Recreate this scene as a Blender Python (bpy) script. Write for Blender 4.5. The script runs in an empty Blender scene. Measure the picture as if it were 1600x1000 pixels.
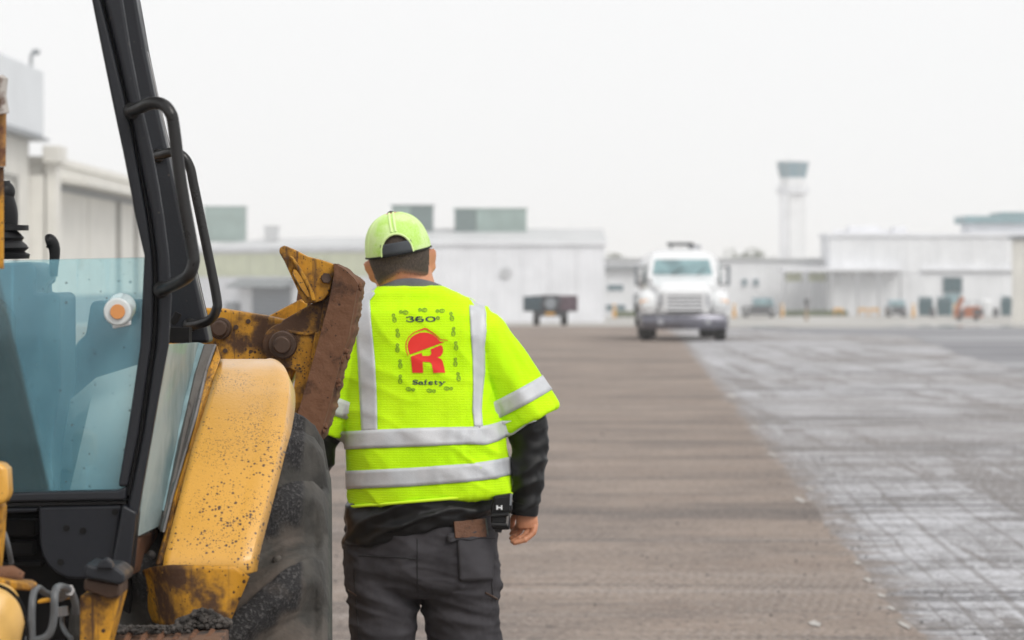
import bpy, bmesh, math, random
from mathutils import Vector, Matrix, noise
from mathutils.bvhtree import BVHTree
R = math.radians
rnd = random.Random(7)
S = bpy.context.scene
COL = S.collection

# ------------------------------------------------------------------ camera, sky, sun, exposure
F, HY, CX, CH = 5000.0, 435.0, 800.0, 1.65          # focal length in photo pixels, horizon row, centre column, eye height
cam_d = bpy.data.cameras.new('camera')
cam = bpy.data.objects.new('camera', cam_d)
COL.objects.link(cam)
cam.location = (0, 0, CH)
cam.rotation_euler = (R(90), 0, 0)
cam_d.sensor_width = 36
cam_d.lens = 36 * F / 1600
cam_d.shift_y = -(500 - HY) / 1600
cam_d.clip_start = 0.1
cam_d.clip_end = 6000
cam_d.dof.use_dof = True
cam_d.dof.focus_distance = 7.15
cam_d.dof.aperture_fstop = 7.2
S.camera = cam

SUN_EL, SUN_AZ = R(44), R(143)                      # high and behind the camera, a little to its right
world = bpy.data.worlds.new("World")
S.world = world
world.use_nodes = True
wn = world.node_tree
wn.nodes.clear()
w_out = wn.nodes.new('ShaderNodeOutputWorld')
w_bg = wn.nodes.new('ShaderNodeBackground')
w_sky = wn.nodes.new('ShaderNodeTexSky')
w_sky.sky_type = 'NISHITA'
w_sky.sun_disc = False
w_sky.sun_elevation = SUN_EL
w_sky.sun_rotation = SUN_AZ
w_sky.dust_density = 6.0
w_sky.air_density = 1.0
w_hs = wn.nodes.new('ShaderNodeHueSaturation')
w_hs.inputs['Saturation'].default_value = 0.25
w_mix = wn.nodes.new('ShaderNodeMix')
w_mix.data_type = 'RGBA'
w_mix.inputs[0].default_value = 0.90                # closed cloud cover over the clear sky
w_mix.inputs[7].default_value = (9.75, 9.8, 9.85, 1)
wn.links.new(w_sky.outputs[0], w_hs.inputs['Color'])
wn.links.new(w_hs.outputs[0], w_mix.inputs[6])
wn.links.new(w_mix.outputs[2], w_bg.inputs['Color'])
w_bg.inputs['Strength'].default_value = 0.1
wn.links.new(w_bg.outputs[0], w_out.inputs['Surface'])

sun_d = bpy.data.lights.new('sun', 'SUN')
sun_d.energy = 1.5
sun_d.angle = R(25)
sun_d.color = (1.0, 0.965, 0.91)
sun = bpy.data.objects.new('sun', sun_d)
COL.objects.link(sun)
# light comes from azimuth SUN_AZ (clockwise from +Y), elevation SUN_EL
sd = Vector((math.sin(SUN_AZ) * math.cos(SUN_EL), math.cos(SUN_AZ) * math.cos(SUN_EL), math.sin(SUN_EL)))
sun.rotation_euler = sd.to_track_quat('Z', 'Y').to_euler()

S.view_settings.view_transform = 'Standard'
S.view_settings.look = 'None'
S.view_settings.gamma = 1.0
S.view_settings.exposure = 0.12
S.view_settings.use_curve_mapping = False
S.render.engine = 'CYCLES'
S.cycles.use_denoising = True
S.cycles.max_bounces = 8
S.cycles.transparent_max_bounces = 12
S.cycles.volume_bounces = 1

# ------------------------------------------------------------------ helpers
def P(px, py, Y):
    return Vector(((px - CX) / F * Y, Y, CH - (py - HY) / F * Y))

def gz(Y):
    """height of the apron: level near the camera, then falling gently away"""
    pts = [(-1e4, 0), (90, 0), (143, -.45), (290, -2.30), (345, -2.25), (1e5, -2.25)]
    for (a, za), (b, zb) in zip(pts, pts[1:]):
        if a <= Y <= b:
            return za + (zb - za) * (Y - a) / (b - a)

def lerp_table(tab, x):
    if x <= tab[0][0]: return tab[0][1]
    for (a, va), (b, vb) in zip(tab, tab[1:]):
        if x <= b: return va + (vb - va) * (x - a) / (b - a)
    return tab[-1][1]

def sharpen(bm, ang=38):
    bm.normal_update()
    for f in bm.faces: f.smooth = True
    lim = R(ang)
    for e in bm.edges:
        if len(e.link_faces) == 2:
            e.smooth = e.calc_face_angle(0) < lim

def link_mesh(me, name, parent=None, world=True):
    o = bpy.data.objects.new(name, me)
    COL.objects.link(o)
    if parent is not None:
        o.parent = parent
        if world:
            top = parent
            while top.parent is not None: top = top.parent
            if parent is top and parent.type == 'EMPTY':
                o.matrix_parent_inverse = Matrix.Translation(-parent.location)
    return o

def obj(name, bm, m=None, parent=None, world=True, ang=38, bevel=0.0, seg=2):
    if bevel == 0: sharpen(bm, ang)
    else:
        bmesh.ops.recalc_face_normals(bm, faces=bm.faces)
    me = bpy.data.meshes.new(name)
    bm.to_mesh(me)
    bm.free()
    if m is not None: me.materials.append(m)
    o = link_mesh(me, name, parent, world)
    if bevel:
        me.shade_smooth()
        b = o.modifiers.new('bevel', 'BEVEL')
        b.width = bevel; b.segments = seg; b.limit_method = 'ANGLE'; b.angle_limit = R(32)
        b.harden_normals = True
    return o

def thing(name, label, cat, loc, group=None, rotz=0.0):
    o = bpy.data.objects.new(name, None)
    COL.objects.link(o)
    o.empty_display_size = .1
    o.location = loc
    o.rotation_euler = (0, 0, rotz)
    return tag(o, label, cat, group)

def tag(o, label=None, cat=None, group=None, kind=None):
    if label: o['label'] = label
    if cat: o['category'] = cat
    if group: o['group'] = group
    if kind: o['kind'] = kind
    return o

def copy_tree(o, parent=None):
    c = o.copy()
    COL.objects.link(c)
    if parent is not None: c.parent = parent
    for ch in list(o.children): copy_tree(ch, c)
    return c

def B(): return bmesh.new()

def add_box(bm, lo, hi, M=None):
    vs = []
    for z in (lo[2], hi[2]):
        for x, y in ((lo[0], lo[1]), (hi[0], lo[1]), (hi[0], hi[1]), (lo[0], hi[1])):
            v = Vector((x, y, z))
            vs.append(bm.verts.new(M @ v if M is not None else v))
    for f in ((3, 2, 1, 0), (4, 5, 6, 7), (0, 1, 5, 4), (1, 2, 6, 5), (2, 3, 7, 6), (3, 0, 4, 7)):
        bm.faces.new([vs[i] for i in f])
    return bm

def add_prism(bm, front, back):
    """front and back: equal lists of points"""
    a = [bm.verts.new(p) for p in front]
    b = [bm.verts.new(p) for p in back]
    n = len(a)
    bm.faces.new(a)
    bm.faces.new(b[::-1])
    for i in range(n):
        j = (i + 1) % n
        bm.faces.new((a[j], a[i], b[i], b[j]))
    bmesh.ops.recalc_face_normals(bm, faces=bm.faces)
    return bm

def plate_bm(pts, Y=None, t=.05, ext=(0, 1, 0), bm=None):
    ex = Vector(ext).normalized() * t
    fr = [P(p[0], p[1], p[2] if len(p) > 2 else Y) for p in pts]
    return add_prism(bm or B(), fr, [p + ex for p in fr])

def plate(name, pts, Y=None, t=.05, m=None, parent=None, bevel=.004, ext=(0, 1, 0)):
    bm = plate_bm(pts, Y, t, ext)
    return obj(name, bm, m, parent, bevel=bevel)

def catmull(pts, n=8):
    pts = [Vector(p) for p in pts]
    q = [pts[0] * 2 - pts[1]] + pts + [pts[-1] * 2 - pts[-2]]
    out = []
    for i in range(1, len(q) - 2):
        a, b, c, d = q[i - 1], q[i], q[i + 1], q[i + 2]
        for k in range(n):
            t = k / n
            out.append(.5 * (2 * b + (c - a) * t + (2 * a - 5 * b + 4 * c - d) * t * t + (3 * b - a - 3 * c + d) * t ** 3))
    out.append(pts[-1])
    return out

def frames(path):
    T = []
    for i in range(len(path)):
        a = path[max(i - 1, 0)]; b = path[min(i + 1, len(path) - 1)]
        T.append((b - a).normalized())
    ref = Vector((0, 1, 0)) if abs(T[0].y) < .9 else Vector((1, 0, 0))
    u = (ref - T[0] * ref.dot(T[0])).normalized()
    out = []
    for t in T:
        u = (u - t * u.dot(t)).normalized()
        out.append((t, u, t.cross(u)))
    return out

def add_tube(bm, path, r, n=12, caps=True, ry=None):
    """r: radius or list; ry: radius along u (the Y-ish axis) when it differs"""
    path = [Vector(p) for p in path]
    rs = r if isinstance(r, (list, tuple)) else [r] * len(path)
    rys = rs if ry is None else (ry if isinstance(ry, (list, tuple)) else [ry] * len(path))
    rings = []
    for p, (t, u, v), a, b in zip(path, frames(path), rs, rys):
        rings.append([bm.verts.new(p + u * (b * math.cos(2 * math.pi * k / n)) + v * (a * math.sin(2 * math.pi * k / n))) for k in range(n)])
    for A, C in zip(rings, rings[1:]):
        for k in range(n):
            l = (k + 1) % n
            bm.faces.new((A[k], A[l], C[l], C[k]))
    if caps:
        bm.faces.new(rings[0][::-1]); bm.faces.new(rings[-1])
    return bm

def add_loft(bm, rings, n=None, caps=True):
    """rings: lists of points"""
    V = [[bm.verts.new(p) for p in r] for r in rings]
    n = len(V[0])
    for A, C in zip(V, V[1:]):
        for k in range(n):
            l = (k + 1) % n
            bm.faces.new((A[k], A[l], C[l], C[k]))
    if caps:
        bm.faces.new(V[0][::-1]); bm.faces.new(V[-1])
    bmesh.ops.recalc_face_normals(bm, faces=bm.faces)
    return bm

def add_disc(bm, c, axis, r, h, n=24, r2=None):
    """short cylinder along axis from c"""
    axis = Vector(axis).normalized(); c = Vector(c)
    return add_tube(bm, [c, c + axis * h], [r, r if r2 is None else r2], n)

def add_ball(bm, c, rx, ry=None, rz=None, M=None, seg=20, rings=12):
    ry = rx if ry is None else ry; rz = rx if rz is None else rz
    m = Matrix.Translation(Vector(c)) @ (M.to_4x4() if M is not None else Matrix.Identity(4)) @ Matrix.Diagonal((rx, ry, rz, 1))
    new = bm.verts.new; face = bm.faces.new
    top, bot = new(m @ Vector((0, 0, 1))), new(m @ Vector((0, 0, -1)))
    rg = []
    for j in range(1, rings):
        p = math.pi * j / rings; sp, cp = math.sin(p), math.cos(p)
        rg.append([new(m @ Vector((sp * math.cos(2 * math.pi * i / seg), sp * math.sin(2 * math.pi * i / seg), cp))) for i in range(seg)])
    for i in range(seg):
        l = (i + 1) % seg
        face((top, rg[0][i], rg[0][l])); face((bot, rg[-1][l], rg[-1][i]))
        for a, b in zip(rg, rg[1:]): face((a[i], b[i], b[l], a[l]))
    return bm

def remeshed(bm, name, voxel, smooth=4, factor=.5):
    """closed shapes in bm fused to one skin"""
    me = bpy.data.meshes.new('tmp'); bm.to_mesh(me); bm.free()
    o = bpy.data.objects.new('tmp', me); COL.objects.link(o)
    r = o.modifiers.new('r', 'REMESH'); r.mode = 'VOXEL'; r.voxel_size = voxel
    if smooth:
        s = o.modifiers.new('s', 'SMOOTH'); s.iterations = smooth; s.factor = factor
    dg = bpy.context.evaluated_depsgraph_get()
    out = bpy.data.meshes.new_from_object(o.evaluated_get(dg))
    out.name = name
    bpy.data.objects.remove(o); bpy.data.meshes.remove(me)
    out.shade_smooth()
    return out

def displace(me, fn):
    ns = [v.normal.copy() for v in me.vertices]
    for v, n in zip(me.vertices, ns):
        v.co += n * fn(v.co)
    me.update()

# ------------------------------------------------------------------ materials
def sock(n, k): return n.inputs[k]

class NT:
    def __init__(self, name):
        self.m = bpy.data.materials.new(name)
        self.m.use_nodes = True
        self.t = self.m.node_tree
        self.b = self.t.nodes['Principled BSDF']
        self.out = self.t.nodes['Material Output']
        self.co = None
    def n(self, typ, **kw):
        x = self.t.nodes.new(typ)
        for k, v in kw.items(): setattr(x, k, v)
        return x
    def l(self, a, b): self.t.links.new(a, b)
    def coord(self, scale=(1, 1, 1), rot=(0, 0, 0), loc=(0, 0, 0)):
        if self.co is None: self.co = self.n('ShaderNodeTexCoord')
        mp = self.n('ShaderNodeMapping')
        mp.inputs['Scale'].default_value = scale
        mp.inputs['Rotation'].default_value = rot
        mp.inputs['Location'].default_value = loc
        self.l(self.co.outputs['Object'], mp.inputs['Vector'])
        return mp.outputs[0]
    def noise(self, scale, detail=4, rough=.55, vec=None, dist=0):
        x = self.n('ShaderNodeTexNoise')
        x.inputs['Scale'].default_value = scale
        x.inputs['Detail'].default_value = detail
        x.inputs['Roughness'].default_value = rough
        x.inputs['Distortion'].default_value = dist
        self.l(vec if vec is not None else self.coord(), x.inputs['Vector'])
        return x.outputs[0]
    def voro(self, scale, vec=None, feature='F1'):
        x = self.n('ShaderNodeTexVoronoi', feature=feature)
        x.inputs['Scale'].default_value = scale
        self.l(vec if vec is not None else self.coord(), x.inputs['Vector'])
        return x
    def ramp(self, v, a, b, c0=0., c1=1.):
        x = self.n('ShaderNodeMapRange', interpolation_type='SMOOTHSTEP')
        x.inputs[1].default_value = a; x.inputs[2].default_value = b
        x.inputs[3].default_value = c0; x.inputs[4].default_value = c1
        self.l(v, x.inputs[0])
        return x.outputs[0]
    def math(self, op, a, b=None, c=None):
        x = self.n('ShaderNodeMath', operation=op)
        for i, v in enumerate((a, b, c)):
            if v is None: continue
            if isinstance(v, (int, float)): x.inputs[i].default_value = v
            else: self.l(v, x.inputs[i])
        return x.outputs[0]
    def mix(self, fac, a, b, blend='MIX'):
        x = self.n('ShaderNodeMix', data_type='RGBA', blend_type=blend)
        for i, v in ((0, fac), (6, a), (7, b)):
            if isinstance(v, (int, float)): x.inputs[i].default_value = v
            elif isinstance(v, (tuple, list)): x.inputs[i].default_value = (*v[:3], 1)
            else: self.l(v, x.inputs[i])
        return x.outputs[2]
    def col(self, c):
        if isinstance(c, (tuple, list)): self.b.inputs['Base Color'].default_value = (*c[:3], 1)
        else: self.l(c, self.b.inputs['Base Color'])
    def rough(self, v):
        if isinstance(v, (int, float)): self.b.inputs['Roughness'].default_value = v
        else: self.l(v, self.b.inputs['Roughness'])
    def bump(self, h, strength=.3, dist=.01, prev=None):
        x = self.n('ShaderNodeBump')
        x.inputs['Strength'].default_value = strength
        x.inputs['Distance'].default_value = dist
        self.l(h, x.inputs['Height'])
        if prev is not None: self.l(prev, x.inputs['Normal'])
        self.l(x.outputs[0], self.b.inputs['Normal'])
        return x.outputs[0]
    def sep(self, vec):
        x = self.n('ShaderNodeSeparateXYZ'); self.l(vec, x.inputs[0]); return x.outputs

def simple(name, c, rough=.6, metal=0., var=.12, scale=6., bump=0., bscale=60., coat=0., spec=.5):
    k = NT(name)
    k.b.inputs['Specular IOR Level'].default_value = spec
    nz = k.noise(scale, 5)
    lo = tuple(x * (1 - var) for x in c); hi = tuple(min(1, x * (1 + var)) for x in c)
    k.col(k.mix(k.ramp(nz, .3, .7), lo, hi))
    k.rough(rough)
    k.b.inputs['Metallic'].default_value = metal
    if coat: k.b.inputs['Coat Weight'].default_value = coat
    if bump: k.bump(k.noise(bscale, 3), bump, .004)
    return k.m

def grimy(name, c, dirt, rough=.45, speck=0., speck_scale=70, worn=.5, wscale=9., bump=.15, streak=None, metal=0., fine=.5, spec=.5):
    """paint or metal with blotches of dirt and separate dark specks"""
    k = NT(name)
    k.b.inputs['Specular IOR Level'].default_value = spec
    big = k.noise(wscale, 8, .65)
    col = k.mix(k.ramp(k.noise(2.2, 4), .3, .7), tuple(x * .9 for x in c), tuple(x * 1.06 for x in c))
    col = k.mix(k.ramp(big, 1 - worn, 1 - worn + .16), col, dirt)
    sp = None
    if speck:
        for i, sc in enumerate((speck_scale, speck_scale * 2.3)):
            v = k.voro(sc, vec=k.coord(loc=(i * 3.1, 0, 0)))
            s = k.sep(v.outputs['Color'])
            thr = k.math('MULTIPLY', k.math('POWER', s[0], 2.2), .55)
            dens = k.ramp(k.noise(5.5 + i, 3), .34, .68, .25, 1.3 * speck)
            m = k.math('LESS_THAN', k.math('ADD', v.outputs['Distance'], k.math('MULTIPLY', k.noise(sc * 2.5, 2), .12)), k.math('MULTIPLY', thr, dens))
            col = k.mix(m, col, tuple(x * .8 for x in dirt))
            sp = m if sp is None else k.math('MAXIMUM', sp, m)
    if streak:
        st = k.noise(3, 4, .6, vec=k.coord(scale=(18, 18, 1.2)))
        col = k.mix(k.math('MULTIPLY', k.ramp(st, .52, .7), streak), col, dirt)
    k.col(col)
    k.rough(k.ramp(big, .35, .7, rough * .8, min(1, rough * 1.5)))
    k.b.inputs['Metallic'].default_value = metal
    h = k.noise(140, 4)
    if sp is not None: h = k.math('ADD', h, k.math('MULTIPLY', sp, fine))
    k.bump(h, bump, .004)
    return k.m
# ------------------------------------------------------------------ ground
def ground_mat():
    k = NT('pale_concrete')
    c = k.mix(k.ramp(k.noise(.12, 6), .35, .65), (.34, .325, .30), (.44, .43, .41))
    c = k.mix(k.math('MULTIPLY', k.ramp(k.noise(2.0, 6, .6, vec=k.coord(scale=(.05, .6, 1))), .45, .7), .5), c, (.24, .235, .23))
    k.col(c); k.rough(.85)
    k.bump(k.noise(40, 5), .3, .01)
    return k.m

def edge_dist(k):
    """metres to the right of the lane edge"""
    q = k.sep(k.coord())
    return k.math('SUBTRACT', k.math('SUBTRACT', q[0], k.math('MULTIPLY', q[1], .037)), 1.33)

def grooves(k, c, centres, colour, tilt=0., lane=False, far=None, amount=.8):
    """single scraped grooves at measured places: (centre, half width)"""
    q = k.sep(k.coord())
    if lane: v = k.math('SUBTRACT', q[0], k.math('MULTIPLY', k.math('SUBTRACT', q[1], 14.6), .037))
    else: v = k.math('SUBTRACT', q[1], k.math('MULTIPLY', q[0], tilt))
    w = k.math('MULTIPLY', k.math('SUBTRACT', k.noise(1.1 if lane else .8, 4, .6, vec=k.coord(scale=(1, .3, 1) if lane else (.35, 1, 1))), .5), .16 if lane else .6)
    v = k.math('ADD', v, w)
    tot = None
    for cen, hw in centres:
        m = k.ramp(k.math('ABSOLUTE', k.math('SUBTRACT', v, cen)), hw * .35, hw * 1.15, 1, 0)
        tot = m if tot is None else k.math('MAXIMUM', tot, m)
    br = k.ramp(k.noise(1.3, 5, .65, vec=k.coord(scale=(.5, .5, 1), loc=(6, 1, 0))), .36, .56, .25, 1)
    tot = k.math('MULTIPLY', k.math('MULTIPLY', tot, br), amount)
    if far: tot = k.math('MULTIPLY', tot, k.ramp(q[1], far[0], far[1], 1, 0))
    return k.mix(tot, c, colour)

def milled_brown():
    k = NT('milled_brown_asphalt')
    rz = (0, 0, R(-2.1))
    fine = k.noise(85, 5, .75)
    grit = k.noise(26, 4, .75)
    mid = k.noise(5.5, 6, .7)
    blot = k.noise(.55, 7, .65)
    c = k.mix(k.ramp(blot, .34, .66), (.192, .152, .128), (.295, .232, .190))
    c = k.mix(k.ramp(k.noise(.9, 5, .6, vec=k.coord(loc=(4, 2, 0))), .5, .72, 0, .5), c, (.23, .165, .13))
    c = k.mix(k.ramp(mid, .5, .72, 0, .5), c, (.34, .30, .27))
    c = k.mix(k.ramp(mid, .5, .3, 0, .45), c, (.135, .112, .10))
    # ruts left by the mill across the lane, broken up along their length
    brk = k.ramp(k.noise(.55, 4, .6, vec=k.coord(loc=(8, 3, 0))), .36, .62)
    r1 = k.noise(1.0, 6, .66, vec=k.coord(rot=rz, scale=(.09, .62, 1)))
    c = k.mix(k.math('MULTIPLY', k.math('MULTIPLY', k.ramp(r1, .51, .64), .85), k.math('ADD', k.math('MULTIPLY', brk, .6), .4)), c, (.105, .09, .083))
    r2 = k.noise(1.0, 5, .65, vec=k.coord(rot=(0, 0, R(-3.2)), scale=(.11, 2.3, 1), loc=(5, 3, 0)))
    c = k.mix(k.math('MULTIPLY', k.math('MULTIPLY', k.ramp(r2, .54, .66), .6), brk), c, (.115, .098, .09))
    r3 = k.noise(1.0, 5, .65, vec=k.coord(rot=rz, scale=(.12, 1.7, 1), loc=(9, 1, 0)))
    c = k.mix(k.math('MULTIPLY', k.ramp(r3, .55, .70), .42), c, (.37, .33, .305))
    c = grooves(k, c, [(17.2, .05), (20.1, .09), (22.5, .11), (23.3, .13), (26.4, .14), (29.4, .12), (32.2, .22), (36.5, .25), (44, .3), (53, .4), (64, .6)], (.085, .073, .068), -.01)
    # faint crossing tooth marks, only in patches
    s = k.sep(k.coord(rot=rz))
    wob = k.math('MULTIPLY', k.math('SUBTRACT', k.noise(1.4, 4), .5), 22.0)
    a = k.math('ADD', k.math('ADD', k.math('MULTIPLY', s[0], 128.0), k.math('MULTIPLY', s[1], 19.0)), wob)
    b = k.math('SUBTRACT', k.math('ADD', k.math('MULTIPLY', s[0], 121.0), wob), k.math('MULTIPLY', s[1], 22.0))
    tooth = k.math('MULTIPLY', k.math('ADD', k.math('SINE', a), k.math('SINE', b)), .5)
    keep = k.math('MULTIPLY', k.ramp(k.noise(.5, 5, .6, vec=k.coord(loc=(1, 6, 0))), .42, .62, .04, .42), k.ramp(s[1], 17, 24, 1, .12))
    keep = k.math('MULTIPLY', keep, k.ramp(grit, .3, .6, .5, 1.2))
    c = k.mix(k.math('MULTIPLY', k.ramp(tooth, -.1, .8), keep), c, (.40, .35, .32))
    tex = k.noise(1.0, 5, .7, vec=k.coord(rot=(0, 0, R(14)), scale=(30, 8.5, 1)))
    tex2 = k.noise(1.0, 4, .65, vec=k.coord(rot=(0, 0, R(-18)), scale=(22, 7, 1), loc=(3, 1, 0)))
    c = k.mix(k.ramp(tex, .53, .66, 0, .6), c, (.40, .33, .285))
    c = k.mix(k.ramp(tex2, .54, .67, 0, .65), c, (.09, .072, .063))
    c = k.mix(k.ramp(grit, .55, .66, 0, .75), c, (.085, .07, .062))
    c = k.mix(k.ramp(fine, .58, .72, 0, .6), c, (.37, .325, .30))
    c = k.mix(k.ramp(fine, .42, .3, 0, .5), c, (.085, .075, .07))
    # pale dust spilling over the edge
    near = k.ramp(k.math('ADD', edge_dist(k), k.math('MULTIPLY', k.math('SUBTRACT', k.noise(2.6, 6, .7), .62), .9)), -.16, .02, 0, .6)
    c = k.mix(near, c, (.40, .38, .37))
    k.col(c); k.rough(.92)
    h = k.math('ADD', k.math('ADD', k.math('MULTIPLY', k.math('MULTIPLY', tooth, keep), .8), fine), k.math('ADD', grit, k.math('MULTIPLY', mid, 2.0)))
    k.bump(h, .6, .012)
    return k.m

def milled_white():
    k = NT('milled_pale_asphalt')
    rz = (0, 0, R(-2.1))
    fine = k.noise(75, 5, .8)
    grit = k.noise(21, 5, .8)
    mid = k.noise(4.2, 6, .7)
    blot = k.noise(.9, 7, .68)
    c = k.mix(k.ramp(blot, .35, .60), (.22, .21, .21), (.56, .56, .59))
    c = k.mix(k.ramp(mid, .5, .3, 0, .55), c, (.20, .19, .19))
    c = k.mix(k.ramp(mid, .52, .72, 0, .5), c, (.66, .66, .68))
    # scraped bands across, wheel lines along, curved tracks over both
    brk = k.ramp(k.noise(.45, 4, .6, vec=k.coord(loc=(3, 9, 0))), .36, .60)
    r1 = k.noise(1.0, 6, .66, vec=k.coord(rot=rz, scale=(.10, .95, 1), loc=(2, 6, 0)))
    c = k.mix(k.math('MULTIPLY', k.math('MULTIPLY', k.ramp(r1, .51, .63), .75), k.ramp(k.sep(k.coord())[1], 16, 30, .45, 1)), c, (.165, .15, .143))
    r2 = k.noise(1.0, 4, .6, vec=k.coord(rot=(0, 0, R(-5)), scale=(.05, 3.0, 1), loc=(7, 2, 0)))
    c = k.mix(k.math('MULTIPLY', k.math('MULTIPLY', k.ramp(r2, .54, .60), .85), brk), c, (.085, .08, .082))
    l1 = k.noise(1.0, 4, .6, vec=k.coord(rot=(0, 0, R(-1.2)), scale=(2.3, .07, 1)))
    c = k.mix(k.math('MULTIPLY', k.math('MULTIPLY', k.ramp(l1, .53, .59), .8), k.ramp(k.noise(.6, 4), .34, .52)), c, (.17, .15, .14))
    t1 = k.noise(.11, 2, .4, vec=k.coord(loc=(21, 4, 0)), dist=.6)
    tr = k.ramp(k.math('ABSOLUTE', k.math('SUBTRACT', k.math('FRACT', k.math('MULTIPLY', t1, 9.0)), .5)), .0, .16, 1, 0)
    c = k.mix(k.math('MULTIPLY', k.math('MULTIPLY', tr, brk), .65), c, (.15, .138, .133))
    dirt = k.ramp(k.noise(.09, 6, .65, vec=k.coord(loc=(13, 8, 0))), .45, .60)
    c = k.mix(k.math('MULTIPLY', k.math('MULTIPLY', dirt, k.ramp(k.sep(k.coord())[1], 22, 34)), .6), c, (.20, .175, .16))
    tex = k.noise(1.0, 5, .72, vec=k.coord(rot=(0, 0, R(11)), scale=(26, 8, 1)))
    tex2 = k.noise(1.0, 5, .7, vec=k.coord(rot=(0, 0, R(-15)), scale=(19, 7, 1), loc=(3, 1, 0)))
    c = k.mix(k.ramp(tex, .52, .64, 0, .7), c, (.74, .74, .77))
    c = k.mix(k.ramp(tex2, .53, .65, 0, .7), c, (.105, .10, .103))
    c = k.mix(k.ramp(grit, .53, .66, 0, .7), c, (.10, .096, .098))
    c = k.mix(k.ramp(fine, .56, .70, 0, .7), c, (.72, .72, .74))
    c = k.mix(k.ramp(fine, .44, .3, 0, .7), c, (.09, .087, .088))
    c = grooves(k, c, [(14.55, .035), (14.75, .035), (16.05, .035), (16.27, .035), (20.2, .05), (22.3, .09), (22.8, .10), (25.6, .10), (29.2, .12), (30.4, .14), (35.8, .2), (37.5, .2), (47, .3), (55, .45)], (.085, .08, .082), .12, amount=.75)
    c = grooves(k, c, [(2.06, .010), (2.20, .016), (2.33, .008), (2.47, .028), (2.72, .010), (2.94, .022), (3.3, .014), (3.75, .03), (4.3, .02), (5.0, .035), (6.1, .04)], (.15, .132, .122), lane=True, far=(22, 38), amount=.55)
    near = k.ramp(k.math('ADD', edge_dist(k), k.math('MULTIPLY', k.math('SUBTRACT', k.noise(2.2, 6, .7), .45), 1.3)), .02, .32, .8, 0)
    c = k.mix(near, c, k.mix(k.ramp(grit, .4, .65), (.25, .205, .178), (.14, .118, .105)))
    k.col(c); k.rough(.88)
    k.bump(k.math('ADD', k.math('ADD', fine, grit), k.math('MULTIPLY', mid, 2.0)), .7, .014)
    return k.m

def dark_asphalt():
    k = NT('damp_dark_asphalt')
    c = k.mix(k.ramp(k.noise(.25, 6, .6, vec=k.coord(scale=(.25, 1, 1))), .36, .64), (.125, .125, .14), (.225, .222, .235))
    c = k.mix(k.ramp(k.noise(30, 4), .58, .7, 0, .5), c, (.29, .29, .30))
    k.col(c)
    k.rough(k.ramp(k.noise(.2, 4, .5, vec=k.coord(scale=(.3, 1, 1))), .4, .6, .38, .75))
    k.bump(k.noise(40, 4), .3, .01)
    return k.m

def sheet(name, ys, xl, xr, dz, m, label, nx=1, kind='structure'):
    bm = B()
    rows = []
    for y in ys:
        a, b = xl(y), xr(y)
        rows.append([bm.verts.new((a + (b - a) * i / nx, y, gz(y) + dz)) for i in range(nx + 1)])
    for r0, r1 in zip(rows, rows[1:]):
        for i in range(nx):
            bm.faces.new((r0[i], r0[i + 1], r1[i + 1], r1[i]))
    o = obj(name, bm, m)
    tag(o, label, kind=kind)
    return o

def yrange(a, b, steps):
    ys, y = [a], a
    while y < b:
        st = lerp_table(steps, y)
        y += st
        ys.append(min(y, b))
    for q in (90, 143, 290, 345):
        if a < q < b: ys.append(q)
    return sorted(set(ys))

def edge_noise(y, s, amp, seed=0):
    return (noise.noise(Vector((y * s, seed, 0))) + .6 * noise.noise(Vector((y * s * 3.1, seed + 5, 0))) + .4 * noise.noise(Vector((y * s * 9, seed + 9, 0)))) * amp

def lane_edge(y): return 1.87 + (y - 14.6) * .037 + edge_noise(y, .45, .085, 1)
M_ground = ground_mat()
sheet('ground', [-80, 60, 90, 143, 290, 345, 600, 1200, 2500], lambda y: -950, lambda y: 950, 0, M_ground,
      'pale worn concrete apron running to the far buildings', nx=8)
STEP = [(-10, 1), (8, .2), (25, .12), (45, .3), (90, 1), (150, 3)]
sheet('milled_pavement', yrange(-20, 138, STEP), lambda y: -34, lambda y: lane_edge(y), .004, milled_brown(),
      'brown milled asphalt lane with cross ruts under the walking worker')
sheet('pale_milled_pavement', yrange(-20, 126, STEP), lambda y: lane_edge(y), lambda y: 40 + edge_noise(y, .1, 1, 3), .004, milled_white(),
      'pale grey scraped pavement right of the brown lane')
def dk_l(y): return max(lerp_table([(40, 11.5), (50, 8.6), (70, 9.8), (94, 11.5), (100, 9.6), (118, 9.0), (130, 9)], y) + edge_noise(y, .25, .35, 8), lane_edge(y) + .5)
sheet('dark_asphalt', yrange(44, 128, STEP), dk_l, lambda y: 60, .008, dark_asphalt(), 'damp dark asphalt patch in front of the dumpsters')

k = NT('still_water')
k.col((.05, .055, .06)); k.rough(.04)
k.b.inputs['IOR'].default_value = 1.33
bm = B()
pts = []
for i in range(28):
    a = 2 * math.pi * i / 28
    x, y = 18.9 + 3.1 * math.cos(a) * (1 + .12 * math.sin(3 * a)), 134.5 + 5.0 * math.sin(a)
    pts.append((x, y, gz(y) + .012))
bm.faces.new([bm.verts.new(p) for p in pts])
tag(obj('puddle', bm, k.m), 'shallow puddle mirroring the teal dumpsters', kind='structure')
bm = B()
pts = []
for i in range(24):
    a = 2 * math.pi * i / 24
    x, y = 10.0 + 1.25 * math.cos(a) * (1 + .2 * math.sin(2 * a + 1)), 131 + 2.6 * math.sin(a)
    pts.append((x, y, gz(y) + .012))
bm.faces.new([bm.verts.new(p) for p in pts])
tag(obj('puddle', bm, k.m), 'thin dark puddle just right of the white tank truck', kind='structure')

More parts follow.
